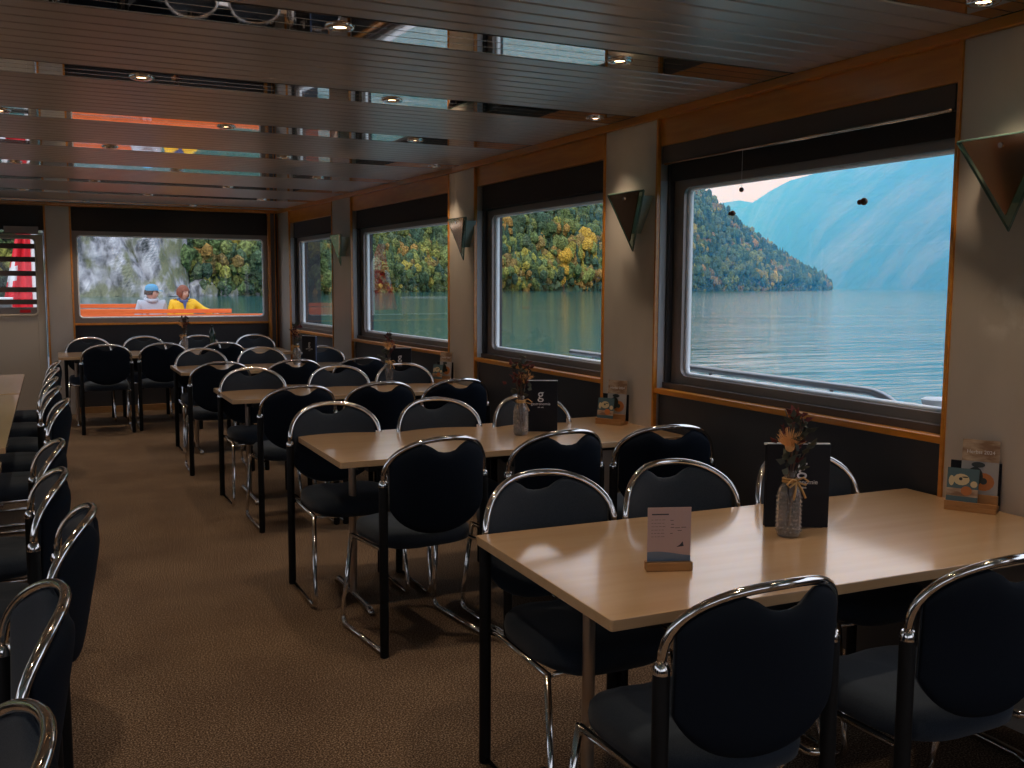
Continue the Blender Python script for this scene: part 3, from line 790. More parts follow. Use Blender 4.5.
b = NB(); lathe(b, [(.033, 0), (.036, .004), (.036, .19), (.032, .215), (.017, .235), (.016, .26)], 20); obj('bottle_body', b, M['greenbottle'], o, smooth='auto')
b = NB(); lathe(b, [(.018, .26), (.019, .262), (.019, .285), (.016, .288)], 16); obj('cap', b, M['black'], o, smooth='auto')

# table card in a wooden block
c0 = empty('table_card', (1.472, 2.10, TZ), -.34, 'small pinkish printed card with a blue foot in a wooden block on the nearest table', 'table card')
b = NB(); box(b, -.056, .056, -.014, .014, 0, .022); obj('wooden_block', b, M['standwood'], c0, bevel=.0015)
b = NB(); box(b, -.053, .053, -.001, .001, .020, .158); cd = obj('card', b, M['paper'], c0)
b = NB()
wv = [(-.053+.106*k/16, -.0012, .044+.004*math.sin(k/16*PI*1.2+.6)-.004*k/16) for k in range(17)]
prism(b, [(-.053, -.0012, .0225)]+[(.053, -.0012, .0225)]+wv[::-1], (0, -.0004, 0)); obj('blue_wave', b, M['blue'], cd)
b = NB(); rg = random.Random(8)
box(b, -.043, -.002, -.0016, -.0012, .1395, .1425)
for r_ in range(6):
    x = -.044
    while x < -.012:
        l_ = rg.uniform(.004, .009); box(b, x, x+l_, -.0016, -.0012, .127-r_*.0085, .1277-r_*.0085); x += l_+.0025
for r_, (x, z, l_) in enumerate([(.002, .125, .008), (.004, .115, .007), (.003, .107, .009), (.014, .106, .012), (.029, .107, .012), (.020, .099, .010), (.002, .092, .006)]):
    box(b, x, x+l_, -.0016, -.0012, z, z+.0012)
prism(b, [(.018, -.0012, .058), (.036, -.0012, .060), (.033, -.0012, .072), (.027, -.0012, .064)], (0, -.0004, 0))
obj('printed_lines', b, M['ink'], cd)
c0.scale = (1.12, 1.12, 1.08)

# brochure racks against the pillars: a stepped wooden block, one booklet and one leaflet in each
M['b_brown'] = mat('booklet_brown', (.22, .12, .06), .4, noise=(14, (.50, .38, .26), .4, .62, (1, 1, 3)))
M['b_pale'] = mat('booklet_pale', (.36, .35, .34), .4)
M['b_orange'] = mat('booklet_orange', (.48, .16, .03), .4)
M['b_dark'] = mat('booklet_dark', (.03, .035, .03), .4)
M['b_blue'] = mat('leaflet_blue', (.07, .13, .15), .4)
M['b_cream'] = mat('leaflet_cream', (.62, .52, .30), .4)
def disc(b, x, y, z, r, sx=1, sz=1, n=14, t=-.0005):
    prism(b, [(x+r*sx*math.cos(2*PI*k/n), y, z+r*sz*math.sin(2*PI*k/n)) for k in range(n)], (0, t, 0))
def rack():
    r0 = empty('brochure_rack', (0, 0, 0))
    b = NB(); box(b, -.075, .075, -.040, .040, 0, .016); obj('base', b, M['standwood'], r0, bevel=.002)
    b = NB(); box(b, -.075, .075, -.040, -.033, .016, .030); obj('front_lip', b, M['standwood'], r0, bevel=.001)
    b = NB(); box(b, -.005, .075, .000, .006, .016, .052); obj('middle_lip', b, M['standwood'], r0, bevel=.001)
    b = NB(); box(b, -.070, .078, .034, .040, .016, .15); obj('back_board', b, M['menu'], r0, bevel=.001)
    return r0
def booklet():
    r0 = empty('booklet', (0, 0, 0))
    b = NB(); box(b, -.052, .052, 0, .005, 0, .195); c = obj('cover', b, M['b_pale'], r0)
    b = NB(); box(b, -.052, .052, -.0005, 0, .130, .195); obj('cover_photo', b, M['b_brown'], c)
    b = NB(); disc(b, .012, -.0004, .070, .030, 1, .9); obj('orange_food', b, M['b_orange'], c)
    b = NB(); disc(b, -.012, -.0008, .085, .022, 1, 1.3); disc(b, -.005, -.0008, .12, .012, 1.6, .7); disc(b, .012, -.0009, .072, .010); obj('dark_food', b, M['b_dark'], c)
    text('lettering', 'Herbst 2024', .0155, M['white'], c, (.0, -.0012, .158), (PI/2, 0, 0))
    return r0
def leaflet():
    r0 = empty('leaflet', (0, 0, 0))
    b = NB(); box(b, -.045, .045, 0, .002, 0, .115); c = obj('sheet', b, M['b_blue'], r0)
    b = NB(); box(b, -.045, .045, -.0004, 0, .028, .052); obj('brown_band', b, M['b_brown'], c)
    b = NB(); disc(b, -.004, -.0004, .080, .021, 1.1, .85); disc(b, -.032, -.0004, .075, .010, .8, 1.6); disc(b, .032, -.0004, .068, .010, 1, 1); obj('cream_shapes', b, M['b_cream'], c)
    b = NB(); disc(b, .012, -.0008, .046, .016, 1, .9); obj('orange_disc', b, M['b_orange'], c)
    b = NB(); disc(b, -.006, -.0009, .082, .005); disc(b, .006, -.0009, .088, .003, 3, .7); obj('dark_marks', b, M['b_dark'], c)
    return r0
rk = rack(); bk = booklet(); lf = leaflet()
where = ['nearest table', 'second table', 'third table']
for k, (y, x, rz) in enumerate([(2.25, 2.82, -1.02), (4.52, 2.77, -1.05), (6.95, 2.72, -1.08)]):
    o = rk if k == 0 else copy_tree(rk); o.location = (x, y, TZ); o.rotation_euler = (0, 0, rz); o.scale = (1.08, 1.0, 1.08)
    tag(o, 'small stepped wooden brochure rack against the pillar on the %s' % where[k], 'brochure rack', 'brochure racks')
    mm = Matrix.Translation((x, y, TZ)) @ Matrix.Rotation(rz, 4, 'Z')
    o = bk if k == 0 else copy_tree(bk); o.location = mm @ Vector((.018, .012, .0178)); o.rotation_euler = (-.10, 0, rz); o.scale = (1.12, 1, 1.14)
    tag(o, 'brown and white food booklet standing in the brochure rack of the %s' % where[k], 'booklet', 'food booklets')
    o = lf if k == 0 else copy_tree(lf); o.location = mm @ Vector((-.028, -.030, .0178)); o.rotation_euler = (-.16, 0, rz); o.scale = (1.1, 1, 1.1)
    tag(o, 'small blue leaflet with an orange disc in front of the booklet on the %s' % where[k], 'leaflet', 'blue leaflets')

# hanging chestnut ornaments in the nearest window
for k, (Y, z, r, zt, lab, two) in enumerate([(3.62, 1.94, .011, 2.12, 'single brown ball hanging on a thread from the blind of the nearest window', False),
                                   (3.77, 1.845, .013, 2.0, 'pair of brown balls before the wooded headland in the nearest window', True),
                                   (2.95, 1.840, .015, 2.0, 'pair of brown balls before the blue mountain in the nearest window', True)]):
    o_ = .085 if two else .012
    p = RS.pt(Y, o_, z)
    h = empty('hanging_ornament', p, 0, lab, 'ornament', 'brown ball ornaments in the window')
    b = NB(); ball(b, (0, 0, 0), r, 3)
    if two: ball(b, (0, r*1.5, -.001), r*.72, 3)
    obj('ball', b, M['nut'], h, smooth=True)
    b = NB()
    if two: tube(b, [(0, 0, 0), (.016, 0, 0)], .004, 8); obj('suction_cup', b, M['black'], h)
    else: tube(b, [(0, 0, r*.8), (0, 0, zt-z)], .0008, 5); obj('thread', b, M['rim'], h)

# ------------------------------------------------------------------ outside: deck, benches, flag, people
b = NB(); box(b, -3.3, 2.9, YB+.15, 20, .02, .12); struct('trim_1010', b, M['deck'])
def bench(x0, x1, y, ztop, slats, lab, zseat=.56):
    """slatted bench whose back faces the saloon"""
    r0 = empty('deck_bench', ((x0+x1)/2, y, .12), 0, lab, 'bench', 'orange slatted benches on the aft deck')
    h = (x1-x0)/2
    b = NB()
    for k in range(slats):
        z1 = ztop-.12-k*.078; box(b, -h, h, -.012, .012, z1-.063, z1)
    obj('backrest', b, M['orange'], r0, bevel=.004)
    b = NB()
    for k in range(5): box(b, -h, h, .06+k*.085, .13+k*.085, zseat-.145, zseat-.12)
    obj('seat', b, M['orange'], r0, bevel=.004)
    nl = max(2, int((x1-x0)/1.0)+1)
    for k in range(nl):
        x = -h+.12+(2*h-.24)*k/(nl-1)
        b = NB(); box(b, x-.02, x+.02, .012, .04, 0, ztop-.16); box(b, x-.02, x+.02, .04, .46, zseat-.18, zseat-.146); box(b, x-.02, x+.02, .43, .46, 0, zseat-.146)
        obj('leg', b, M['steel'], r0)
    return r0
bench(1.38, 3.02, 14.5, 1.060, 5, 'orange slatted deck bench nearest the far window, at its right half')
bench(.10, 2.55, 15.45, 1.108, 6, 'long orange slatted deck bench directly in front of the two people')
bench(.20, 1.50, 16.95, 1.160, 6, 'orange slatted deck bench behind the man in the blue cap')
# plain seat the two people sit on
o = empty('deck_bench', (1.75, 16.5, .12), 0, 'low orange slatted seat the two people sit on', 'bench')
b = NB()
for k in range(5): box(b, -.75, .75, -.22+k*.085, -.15+k*.085, .455, .48)
obj('seat', b, M['orange'], o, bevel=.004)
for x in (-.6, .6):
    b = NB(); box(b, x-.02, x+.02, -.2, .2, .42, .454); box(b, x-.02, x+.02, -.2, -.17, 0, .42); box(b, x-.02, x+.02, .17, .2, 0, .42); obj('leg', b, M['steel'], o)

M['skin'] = mat('skin', (.55, .33, .25), .6)
M['jacketgrey'] = mat('grey_hoodie', (.42, .45, .52), .9, bump=(40, .5, .01))
M['jacketyel'] = mat('yellow_raincoat', (.82, .48, .01), .6, bump=(25, .6, .01))
M['collarblue'] = mat('dark_blue_collar', (.05, .08, .22), .7)
M['capblue'] = mat('blue_cap', (.07, .28, .48), .7)
M['hairbrown'] = mat('reddish_brown_hair', (.20, .06, .03), .7, bump=(60, .8, .004))
M['hairdark'] = mat('dark_hair', (.05, .03, .02), .7)
M['trouser'] = mat('dark_trousers', (.04, .05, .08), .9)
M['eye'] = mat('eye_dark', (.02, .015, .015), .3)

def skinbody(name, verts, edges, radii, mt, parent, root=0, sub=2):
    me = bpy.data.meshes.new(name); me.from_pydata([tuple(v) for v in verts], edges, []); me.update()
    o = bpy.data.objects.new(name, me); COL.objects.link(o); me.materials.append(mt); o.parent = parent
    sm = o.modifiers.new('s', 'SKIN'); sm.use_smooth_shade = True
    for i, r in enumerate(radii):
        sv = me.skin_vertices[0].data[i]; sv.radius = r if isinstance(r, tuple) else (r, r); sv.use_root = (i == root)
    ss = o.modifiers.new('u', 'SUBSURF'); ss.levels = sub; ss.render_levels = sub
    return o

def head_mesh(bm, c, turn, s=1.0):
    """egg head with nose, brow, chin and ears; turn about z, 0 looks to -y"""
    res = bmesh.ops.create_icosphere(bm, subdivisions=4, radius=1, matrix=Matrix.Identity(4))
    rot = Matrix.Rotation(turn, 3, 'Z')
    for v in res['verts']:
        p = v.co.copy()
        x, y, z = p.x*.074, p.y*.094, p.z*.116
        if z < -.02: k = 1-(-z-.02)*3.2; x *= k; y = y*(k*.6+.4)-.004
        fr = max(0, -p.y)
        d = math.exp(-((p.x/.16)**2+((p.z+.05)/.20)**2)); y -= .022*d*fr           # nose
        d = math.exp(-((p.z-.22)/.10)**2)*math.exp(-(p.x/.5)**2); y -= .006*d*fr     # brow
        for sx in (-1, 1):
            d = math.exp(-(((p.x-sx*.36)/.14)**2+((p.z-.08)/.11)**2)); y += .010*d*fr  # eye sockets
            d = math.exp(-(((p.y-.05)/.16)**2+((p.z+.02)/.24)**2))*max(0, sx*p.x-.6)*2.2; x += sx*.016*d   # ears
        d = math.exp(-((p.x/.2)**2+((p.z+.78)/.12)**2)); y -= .010*d*fr             # chin
        d = math.exp(-((p.x/.26)**2+((p.z+.40)/.06)**2)); y -= .006*d*fr            # lips
        q = rot @ Vector((x, y, z)); v.co = Vector(c)+q*s

def person(x, y, zseat, label, jacket, head_turn, torso_turn, woman):
    r0 = empty('person', (x, y, .12), torso_turn, label, 'person')
    zs = zseat-.12
    sw = .175 if not woman else .165
    # one continuous clothed body, seated, facing -y
    V = [(0, 0, zs+.10), (0, .02, zs+.30), (0, .0, zs+.50), (0, -.01, zs+.60), (0, -.02, zs+.64),
         (-sw, .0, zs+.585), (-sw-.055, .02, zs+.24), (-sw+.02, -.20, zs+.17),
         (sw, .0, zs+.585), (sw+.055, .02, zs+.24), (sw-.02, -.20, zs+.17),
         (-.09, -.03, zs+.07), (-.11, -.42, zs+.08), (-.11, -.44, .06), (-.11, -.55, .035),
         (.09, -.03, zs+.07), (.11, -.42, zs+.08), (.11, -.44, .06), (.11, -.55, .035)]
    E_ = [(0, 1), (1, 2), (2, 3), (3, 4), (2, 5), (5, 6), (6, 7), (2, 8), (8, 9), (9, 10), (0, 11), (11, 12), (12, 13), (13, 14), (0, 15), (15, 16), (16, 17), (17, 18)]
    rd = [(.16, .12), (.155, .115), (.15, .11), .065, .052, .075, .058, .045, .075, .058, .045, .09, .07, .05, .04, .09, .07, .05, .04]
    if woman:
        V[6] = (-sw-.05, -.02, zs+.34); V[7] = (-.04, -.20, zs+.36); V[9] = (sw+.14, .0, zs+.47); V[10] = (sw+.30, -.03, zs+.42)
    bd = skinbody('body', V[:11]+V[11:], E_, rd, M[jacket], r0)
    # hands: palm with five separate fingers each
    for hi in (7, 10):
        hp = Vector(V[hi]); ep = Vector(V[hi-1]); d_ = (hp-ep).normalized(); s_ = d_.cross(Vector((0, 0, 1))).normalized(); u_ = s_.cross(d_)
        HV = [hp+d_*.03, hp+d_*.09]; HE = [(0, 1)]; HR = [(.030, .018), (.036, .015)]
        for f_, (o_, L_) in enumerate(((-.030, .062), (-.010, .074), (.010, .070), (.030, .056))):
            HV += [hp+d_*.105+s_*o_, hp+d_*(.105+L_*.5)+s_*o_*1.15-u_*.010, hp+d_*(.105+L_*.85)+s_*o_*1.2-u_*.030]
            n_ = len(HV); HE += [(1, n_-3), (n_-3, n_-2), (n_-2, n_-1)]; HR += [.0095, .0085, .007]
        sg = 1 if hi == 7 else -1
        HV += [hp+d_*.055+s_*sg*.042-u_*.008, hp+d_*.085+s_*sg*.055-u_*.022]; n_ = len(HV); HE += [(0, n_-2), (n_-2, n_-1)]; HR += [.011, .009]
        skinbody('hand', HV, HE, HR, M['skin'], r0, sub=1)
    hc = (0, -.035, zs+.745)
    b = NB(); head_mesh(b, hc, head_turn); tube(b, [(0, -.015, zs+.58), (0, -.022, zs+.70)], .047, 12)
    hd = obj('head', b, M['skin'], r0, smooth=True)
    rot = Matrix.Rotation(head_turn, 3, 'Z'); C_ = Vector(hc)
    b = NB()
    for sx in (-1, 1): ball(b, C_+rot @ Vector((sx*.028, -.080, .012)), .009, 2, (1.2, .6, .7))
    obj('eyes', b, M['eye'], hd, smooth=True)
    b = NB(); ball(b, C_+rot @ Vector((0, -.088, -.048)), .012, 2, (1.5, .5, .4)); obj('mouth', b, M['b_orange'], hd, smooth=True)
    # hair
    b = NB(); res = bmesh.ops.create_icosphere(b, subdivisions=4, radius=1)
    dl = []
    for v in res['verts']:
        p = v.co
        lim = (.25 if p.y < -.35 else (-.35 if woman else -.25)) if not (woman and abs(p.x) > .75 and p.y < .2) else -.65
        if p.z < lim and p.y < .95: v.co.z = lim
        k = 1.13+(.10*abs(math.sin(p.x*9+p.z*5)) if woman else .02)
        q = rot @ Vector((v.co.x*.076*k, v.co.y*.096*k+.006, v.co.z*.118*(1.09 if woman else 1.04)+.002)); v.co = C_+q
    obj('hair', b, M['hairbrown' if woman else 'hairdark'], r0, smooth=True)
    if not woman:
        b = NB()
        lathe(b, [(.104, .0), (.104, .03), (.095, .065), (.070, .092), (.03, .106), (.005, .108)], 24)
        for v in b.verts: v.co.x *= .86
        pts = [(-.078, -.07, .004), (-.070, -.13, -.004), (-.035, -.168, -.010), (.035, -.168, -.010), (.070, -.13, -.004), (.078, -.07, .004)]
        prism(b, pts, (0, 0, .007))
        bmesh.ops.rotate(b, verts=b.verts[:], cent=(0, 0, 0), matrix=rot); bmesh.ops.translate(b, verts=b.verts[:], vec=C_+Vector((0, 0, .035)))
        obj('cap', b, M['capblue'], r0, smooth='auto')
        b = NB(); tube(b, [(.085*math.cos(2*PI*k/16), .075*math.sin(2*PI*k/16)+.0, zs+.635+.018*math.sin(2*PI*k/16)) for k in range(16)], .034, 10, closed=True)
        obj('hood', b, M['jacketgrey'], r0, smooth=True)
    else:
        b = NB(); tube(b, [(.072*math.cos(2*PI*k/16), .062*math.sin(2*PI*k/16)-.01, zs+.635-.03*max(0, -math.sin(2*PI*k/16))) for k in range(16)], .026, 10, closed=True)
        obj('collar', b, M['collarblue'], r0, smooth=True)
        b = NB(); prism(b, [(-.035, -.13, zs+.61), (.035, -.13, zs+.61), (0, -.145, zs+.46)], (0, -.012, 0)); obj('jacket_lining', b, M['collarblue'], r0)
    b = NB(); box(b, -.16, -.06, -.58, -.40, .0, .07); box(b, .06, .16, -.58, -.40, .0, .07); obj('shoes', b, M['trouser'], r0, bevel=.02, seg=3)
    return r0
person(1.47, 16.42, .60, 'person in a blue cap and light grey hoodie sitting on the deck', 'jacketgrey', R_(62), R_(8), False)
person(1.95, 16.42, .60, 'person with reddish-brown hair in a yellow raincoat, one arm spread', 'jacketyel', R_(28), R_(4), True)

f = empty('flag', (-.17, 16.0, .12), 0, 'limp red flag with a white cross on a white staff behind the door', 'flag')
b = NB(); lathe(b, [(.050, 0), (.050, 2.9), (.02, 2.93)], 16); obj('flagstaff', b, M['flagwhite'], f, smooth='auto')
b = NB(); n1, n2 = 26, 30; G = []
for i in range(n1+1):
    row = []
    for j in range(n2+1):
        u, v_ = i/n1, j/n2
        wd = .17+.24*v_; x = -.05-wd*u; y = -.03+.045*math.sin(u*14+v_*2)*(.4+u)
        row.append(b.verts.new((x, y, 2.35-1.42*v_-.18*u*(1-v_))))
    G.append(row)
for i in range(n1):
    for j in range(n2):
        fa = b.faces.new((G[i][j], G[i+1][j], G[i+1][j+1], G[i][j+1]))
        u, v_ = (i+.5)/n1, (j+.5)/n2
        fa.material_index = 1 if (abs(v_-.55) < .07 and u > .62) or (abs(u-.86) < .10 and abs(v_-.55) < .16) else 0
fl = obj('flag_cloth', b, [M['red'], M['flagwhite']], f, smooth=True)
sd = fl.modifiers.new('t', 'SOLIDIFY'); sd.thickness = .004
o = empty('deck_locker', (-.80, 15.2, .12), 0, 'grey deck locker behind the door louvres, left of the flag', 'locker')
b = NB(); box(b, -.55, .33, -.25, .25, 0, 1.14); obj('locker_body', b, M['steel'], o, bevel=.01)
b = NB(); box(b, -.56, .34, -.26, .26, 1.14, 1.17); obj('lid', b, M['flagwhite'], o, bevel=.005)

# handrail and small white fitting outside the nearest window
h = empty('handrail', (3.28, 3.7, .0), 0, 'grey tubular handrail outside the nearest window', 'handrail')
b = NB(); tube(b, fillet([(0, 2.2, 1.035), (0, -.62, 1.035), (0, -.80, .90), (-.0, -.80, .55)], .12, 8), .019, 12); obj('rail', b, M['steel'], h, smooth=True)
for y in (1.9, .62, -.30):
    b = NB(); tube(b, [(0, y, 1.02), (0, y, .5)], .010, 8); obj('post', b, M['steel'], h, smooth=True)
b = NB(); box(b, 3.12, 3.45, YN, YB, .30, .50); struct('trim_1011', b, M['rim'])
l = empty('deck_fitting', (3.28, 2.80, .5), 0, 'small white cup-shaped fitting outside the nearest window', 'fitting')
b = NB(); lathe(b, [(.025, 0), (.03, .40), (.045, .44), (.062, .52), (.066, .54), (.055, .545)], 18); obj('cup', b, M['rim'], l, smooth='auto')

# ------------------------------------------------------------------ lake, slopes, forest, cliff, mountains
ZW = -2.5
b = NB(); v = [b.verts.new(p) for p in ((-3000, -600, ZW), (6000, -600, ZW), (6000, 6000, ZW), (-3000, 6000, ZW))]; b.faces.new(v)
struct('water', b, M['water'])
npr = np.random.RandomState(5)
SH = [(-260, 250), (-120, 300), (0, 320), (58, 322), (120, 415), (200, 520), (300, 567), (438, 598), (560, 650), (640, 695), (700, 735), (712, 760)]
RG = [90, 90, 85, 80, 90, 100, 115, 135, 112, 68, 18, 2]      # ridge height above each shore point
def shore(u):
    i = min(int(u), len(SH)-2); t = u-i; t2 = t*t*(3-2*t)*.0+t
    return np.array(SH[i])*(1-t2)+np.array(SH[i+1])*t2, RG[i]*(1-t)+RG[i+1]*t
def normal(u):
    a, _ = shore(max(0, u-.3)); c, _ = shore(min(len(SH)-1.001, u+.3)); d_ = c-a; d_ /= np.hypot(*d_); return np.array([-d_[1], d_[0]])
def hnoise(x, y):
    return (math.sin(x*.031+y*.017)+math.sin(x*.013-y*.041+2)+.6*math.sin(x*.083+y*.071+1))/2.6
def ground(u, v_):
    p, rg_ = shore(u); n_ = normal(u); q = p+n_*v_
    s_ = min(1, v_/130.); h_ = rg_*(1-(1-s_)**1.5)
    h_ = h_*(1+.12*hnoise(*q))+min(v_, 4)*.4
    return q[0], q[1], ZW+h_
b = NB(); NU, NVV = 150, 16; G = []
for i in range(NU+1):
    u = (len(SH)-1.001)*i/NU; G.append([b.verts.new(ground(u, 180.*(j/NVV)**1.3-.5)) for j in range(NVV+1)])
for i in range(NU):
    for j in range(NVV): b.faces.new((G[i][j], G[i+1][j], G[i+1][j+1], G[i][j+1]))
struct('hills', b, M['meadow'], smooth=True)

# tree prototypes as arrays
def proto_tree(kind, seed, sub):
    rg = random.Random(seed); bm = NB()
    if kind == 'round':
        for k in range(8):
            c = (rg.gauss(0, .17), rg.gauss(0, .17), rg.uniform(.30, .86)); ball(bm, c, rg.uniform(.13, .25), sub, (1, 1, 1.2), .24, rg)
    else:
        nL = 5
        for k in range(nL):
            z0 = .12+.80*k/nL; r = .24*(1-k/nL)+.05; n = 9
            base = [bm.verts.new((r*rg.uniform(.75, 1.2)*math.cos(2*PI*q/n), r*rg.uniform(.75, 1.2)*math.sin(2*PI*q/n), z0+rg.uniform(-.03, .03))) for q in range(n)]
            t = bm.verts.new((0, 0, min(1.04, z0+.34)))
            for q in range(n): bm.faces.new((base[q], base[(q+1) % n], t))
    bmesh.ops.triangulate(bm, faces=bm.faces[:])
    V = np.array([v.co[:] for v in bm.verts]); bm.verts.index_update(); F_ = np.array([[v.index for v in f.verts] for f in bm.faces]); bm.free()
    return V, F_
PR = {('round', 1): [proto_tree('round', s, 1) for s in range(5)], ('round', 2): [proto_tree('round', s+9, 2) for s in range(5)], ('fir', 1): [proto_tree('fir', s, 1) for s in range(4)]}
PR[('fir', 2)] = PR[('fir', 1)]
GREENS = [(.065, .105, .065), (.09, .135, .06), (.12, .165, .07), (.055, .10, .075), (.15, .18, .07), (.10, .14, .09)]
WARM = [(.22, .22, .06), (.30, .25, .06), (.30, .18, .06), (.19, .21, .07), (.24, .17, .07)]
def forest(name, u0, u1, n, warm, vmax, hmin, hmax, sub, lab, fir=.35, v0=1):
    VS, FS, CS, off = [], [], [], 0
    nsh = int((u1-u0)*130)
    for k in range(n+nsh):
        u = npr.uniform(u0, u1); v_ = v0+(vmax-v0)*npr.uniform()**1.55
        if k >= n: v_ = npr.uniform(-1.0, 3.5)
        x, y, z = ground(u, v_)
        _, rg_ = shore(u)
        kind = 'fir' if npr.uniform() < fir else 'round'
        V, F_ = PR[(kind, sub)][npr.randint(len(PR[(kind, sub)]))]
        hh = npr.uniform(hmin, hmax)*(1.15 if kind == 'fir' else .9)*min(1, .35+rg_/40.)
        if k >= n: hh *= .55; z -= 1.2
        a = npr.uniform(0, 6.28); c, s = math.cos(a), math.sin(a)
        wdt = hh*npr.uniform(.75, 1.05) if kind == 'round' else hh*npr.uniform(.55, .75)
        W_ = np.stack([(V[:, 0]*c-V[:, 1]*s)*wdt+x, (V[:, 0]*s+V[:, 1]*c)*wdt+y, V[:, 2]*hh+z-.8], 1)
        VS.append(W_); FS.append(F_+off); off += len(V)
        pw = warm*(1.4 if kind == 'round' else .25)*(1+.9*hnoise(x*2.3, y*2.3))
        col = np.array(WARM[npr.randint(len(WARM))] if npr.uniform() < pw else GREENS[npr.randint(len(GREENS))] if kind == 'round' else GREENS[npr.choice([0, 3, 3, 0, 1])])
        col = col*npr.uniform(.75, 1.25)
        CS.append(np.tile(np.append(col, 1), (len(V), 1)))
    V = np.concatenate(VS); F_ = np.concatenate(FS); C_ = np.concatenate(CS)
    me = bpy.data.meshes.new(name); me.from_pydata(V.tolist(), [], F_.tolist()); me.materials.append(M['forest'])
    at = me.color_attributes.new('Col', 'FLOAT_COLOR', 'POINT'); at.data.foreach_set('color', C_.astype(np.float32).ravel())
    o = bpy.data.objects.new(name, me); COL.objects.link(o)
    return tag(o, lab, 'forest', kind='stuff')
forest('forest', 6.9, 10.95, 2600, .13, 130, 11, 17, 1, 'wooded headland running down to the water in the nearest window')
forest('forest', 4.75, 7.1, 2300, .24, 130, 12, 19, 1, 'green and yellow autumn forest on the slope behind the second window and the wide third one')
forest('forest', 2.66, 4.8, 2000, .16, 110, 9, 16, 1, 'mixed green forest beside the cliff and behind the last side window', fir=.45)
forest('forest', 0.2, 1.98, 700, .30, 90, 10, 16, 1, 'green and yellow wood behind the flag, seen through the door louvres')

# outstanding autumn trees on the slope
def lone_tree(u, v_, hgt, wid, col, lab, seed):
    rg = random.Random(seed); x, y, z = ground(u, v_)
    t = empty('autumn_tree', (x, y, z-.5), 0, lab, 'tree', 'bright autumn trees on the lake shore')
    bm = NB()
    for k in range(9): ball(bm, (rg.gauss(0, .22)*wid, rg.gauss(0, .22)*wid, hgt*rg.uniform(.3, .88)), wid*rg.uniform(.26, .40), 2, (1, 1, 1.35), .18, rg)
    cr_ = obj('crown', bm, M['forest'], t)
    at = cr_.data.color_attributes.new('Col', 'FLOAT_COLOR', 'POINT'); nV = len(cr_.data.vertices)
    at.data.foreach_set('color', (list(col)+[1])*nV)
    bm = NB(); tube(bm, [(0, 0, 0), (0, 0, hgt*.5)], [wid*.07, wid*.03], 7); obj('trunk', bm, M['twig'], t)
lone_tree(6.06, -2, 33, 8, (.52, .30, .05), 'tall orange-yellow tree at the water in the second window', 1)
lone_tree(6.27, 10, 26, 11, (.50, .31, .06), 'yellow-orange tree at the right side of the second window', 2)
lone_tree(6.22, 60, 22, 9, (.50, .26, .05), 'orange tree high on the slope in the second window', 3)
lone_tree(3.58, 6, 24, 13, (.36, .33, .05), 'large yellow-green tree filling the last narrow side window', 4)
lone_tree(3.02, 26, 20, 8, (.52, .38, .04), 'yellow tree above the rocks at the right of the far window', 5)
lone_tree(7.95, 1, 14, 8, (.50, .34, .06), 'small yellow tree low on the headland in the nearest window', 6)
lone_tree(7.06, 0, 16, 5, (.34, .36, .07), 'slender light green tree on the shore at the left edge of the nearest window', 7)

# cliff
def cliff():
    b = NB(); nx, nz = 110, 60; G = []
    rgx = np.random.RandomState(3); ph = rgx.uniform(0, 6.28, 30); fr = rgx.uniform(.05, .9, (30, 2))
    for i in range(nx+1):
        row = []
        x = -4+42*i/nx
        for j in range(nz+1):
            z = -1+46*j/nz
            d_ = sum(math.sin(x*fr[k, 0]*1.4+z*fr[k, 1]*.5+ph[k])*(.9/(1+3*fr[k, 0])) for k in range(30))
            ed = max(0, (x-33)/5)**2*9+max(0, (1-x)/5)**2*6
            row.append(b.verts.new((x, 312+.22*z+d_*.8+ed+.06*abs(x-20)*.2, ZW+z)))
        G.append(row)
    for i in range(nx):
        for j in range(nz): b.faces.new((G[i][j], G[i+1][j], G[i+1][j+1], G[i][j+1]))
    o = obj('cliff', b, M['rock'], smooth=False); sd_ = o.modifiers.new('t', 'SOLIDIFY'); sd_.thickness = 3
    return tag(o, 'pale grey limestone cliff with mossy patches behind the two people', 'cliff', kind='structure')
cliff()
for k, (x, y, r, sx, sz, lab) in enumerate([(43.5, 321, 5.2, 1.05, .95, 'rounded brown-grey boulder at the foot of the cliff, right of the yellow raincoat'),
                                        (52.5, 325, 5.0, 1.0, .9, 'pale grey boulder on the shore right of the rounded one'),
                                        (62, 334, 5.0, 1.3, .6, 'low grey shore rocks at the right side of the far window')]):
    b = NB(); rg = random.Random(k); ball(b, (0, 0, 0), r, 3, (sx, 1, sz), .07, rg)
    o = obj('boulder', b, M['rock'], None, loc=(x, y, ZW+.5)); tag(o, lab, 'boulder', 'boulders below the cliff')

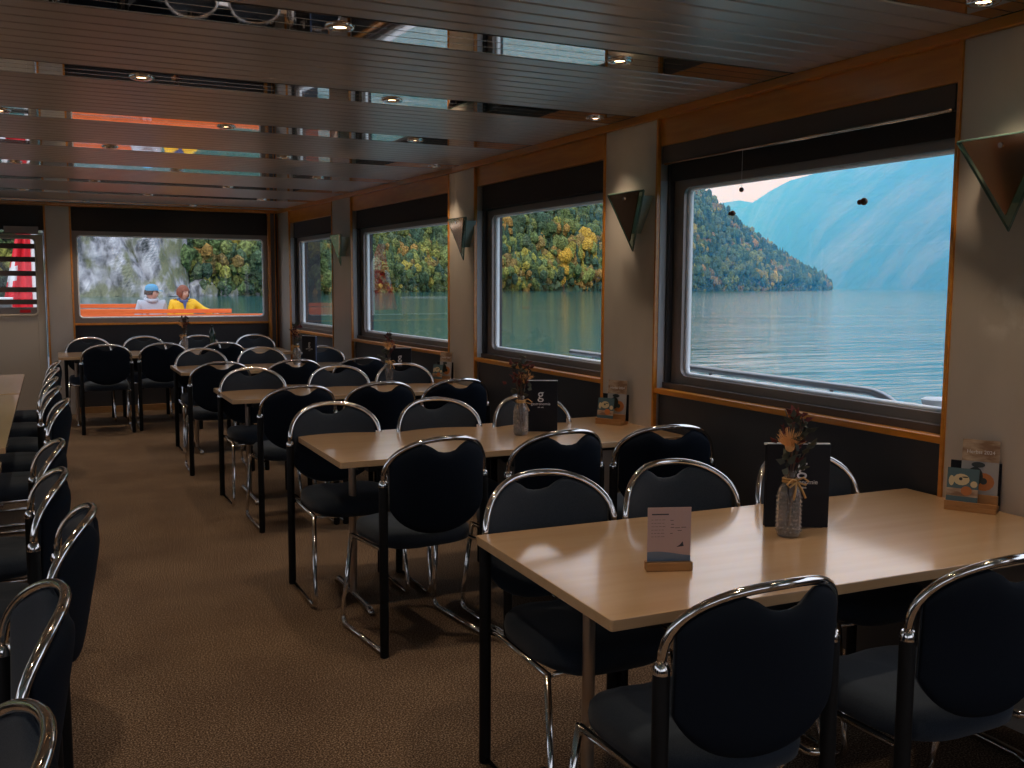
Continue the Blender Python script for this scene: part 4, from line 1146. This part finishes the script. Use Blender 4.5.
# far mountains across the lake: shore line, ridge line and slope between them
def range_(name, base, ridge, lab, seed, amp):
    rs = np.random.RandomState(seed); ph = rs.uniform(0, 6.28, 40); fx = rs.normal(0, 1, (40, 2)); sc_ = np.exp(rs.uniform(math.log(.002), math.log(.03), 40))
    b = NB(); n = 160; m = 60; G = []; K = len(base)-1
    for i in range(n+1):
        t = i/n*K; k = min(int(t), K-1); t -= k
        p = np.array(base[k])*(1-t)+np.array(base[k+1])*t; q = np.array(ridge[k])*(1-t)+np.array(ridge[k+1])*t
        row = []
        for j in range(m+1):
            s_ = j/m; x = p[0]*(1-s_)+q[0]*s_; y = p[1]*(1-s_)+q[1]*s_
            z = q[2]*(s_**.9)
            nz = sum(math.sin((x*fx[r, 0]+y*fx[r, 1])*sc_[r]+ph[r])/sc_[r]**.8*.006 for r in range(40))
            row.append(b.verts.new((x, y, ZW+z+nz*amp*math.sin(PI*min(1, s_*1.0))**.7+nz*amp*.12*s_)))
        row.append(b.verts.new((q[0]*1.15, q[1]*1.15, ZW+q[2]*.5)))
        G.append(row)
    for i in range(n):
        for j in range(m+1): b.faces.new((G[i][j], G[i+1][j], G[i+1][j+1], G[i][j+1]))
    o = obj(name, b, M['mountain'], smooth=True); return tag(o, lab, 'mountain', kind='structure')
range_('mountains', [(3050, 4211), (2266, 2796), (1944, 2284), (1789, 2021), (1588, 1663), (1504, 1464), (1408, 1275), (1337, 1129), (1264, 980), (1254, 822), (1200, 300)],
       [(3628, 5027, 457), (2888, 3580, 360), (2584, 3052, 376), (2442, 2778, 384), (2269, 2396, 375), (2211, 2172, 390), (2138, 1958, 400), (2090, 1787, 410), (2044, 1606, 410), (2079, 1387, 410), (2000, 400, 400)],
       'long wooded mountain across the lake in blue haze', 2, 5.0)
range_('mountains', [(3271, 5029), (3567, 4823), (3662, 4752), (3755, 4679), (3889, 4568), (4018, 4455)],
       [(3808, 5873, 505), (4151, 5635, 543), (4260, 5553, 576), (4367, 5470, 595), (4524, 5341, 558), (4675, 5209, 520)], 'fainter mountain ridge behind, paler blue', 7, 6.0)
def mountain(name, pts, lab, depth, seed):
    b = NB(); base = [b.verts.new((p[0], p[1], ZW)) for p in pts]; top = [b.verts.new((p[0]-depth, p[1], ZW+p[2])) for p in pts]
    for k in range(len(pts)-1): b.faces.new((base[k], base[k+1], top[k+1], top[k]))
    o = obj(name, b, M['meadow'], smooth=True); return tag(o, lab, 'hill', kind='structure')
mountain('hills', [(-480, 620, 110), (-400, 450, 90), (-330, 300, 70), (-300, 100, 70), (-320, -150, 60), (-300, -500, 50)][::-1], 'unseen port-side slope, added to darken reflections in the lake windows', 350, 9)  # backdrop hill added out of view so the panes reflect less sky

# autumn haze lying over the lake (real scattering volume)
hz = bpy.data.materials.new('lake_haze'); hz.use_nodes = True; t = hz.node_tree; t.nodes.clear()
ho = t.nodes.new('ShaderNodeOutputMaterial'); hs = t.nodes.new('ShaderNodeVolumeScatter')
hs.inputs['Color'].default_value = (.05, .46, 1.0, 1); hs.inputs['Density'].default_value = .00080
t.links.new(hs.outputs[0], ho.inputs['Volume'])
b = NB(); prism(b, [(330, 200, ZW+.1), (900, 200, ZW+.1), (2500, 200, ZW+.1), (2900, 3000, ZW+.1), (900, 3400, ZW+.1), (330, 640, ZW+.1)], (0, 0, 620))
o = obj('haze', b, hz); tag(o, 'blue haze hanging over the far lake and mountains', 'haze', kind='stuff')
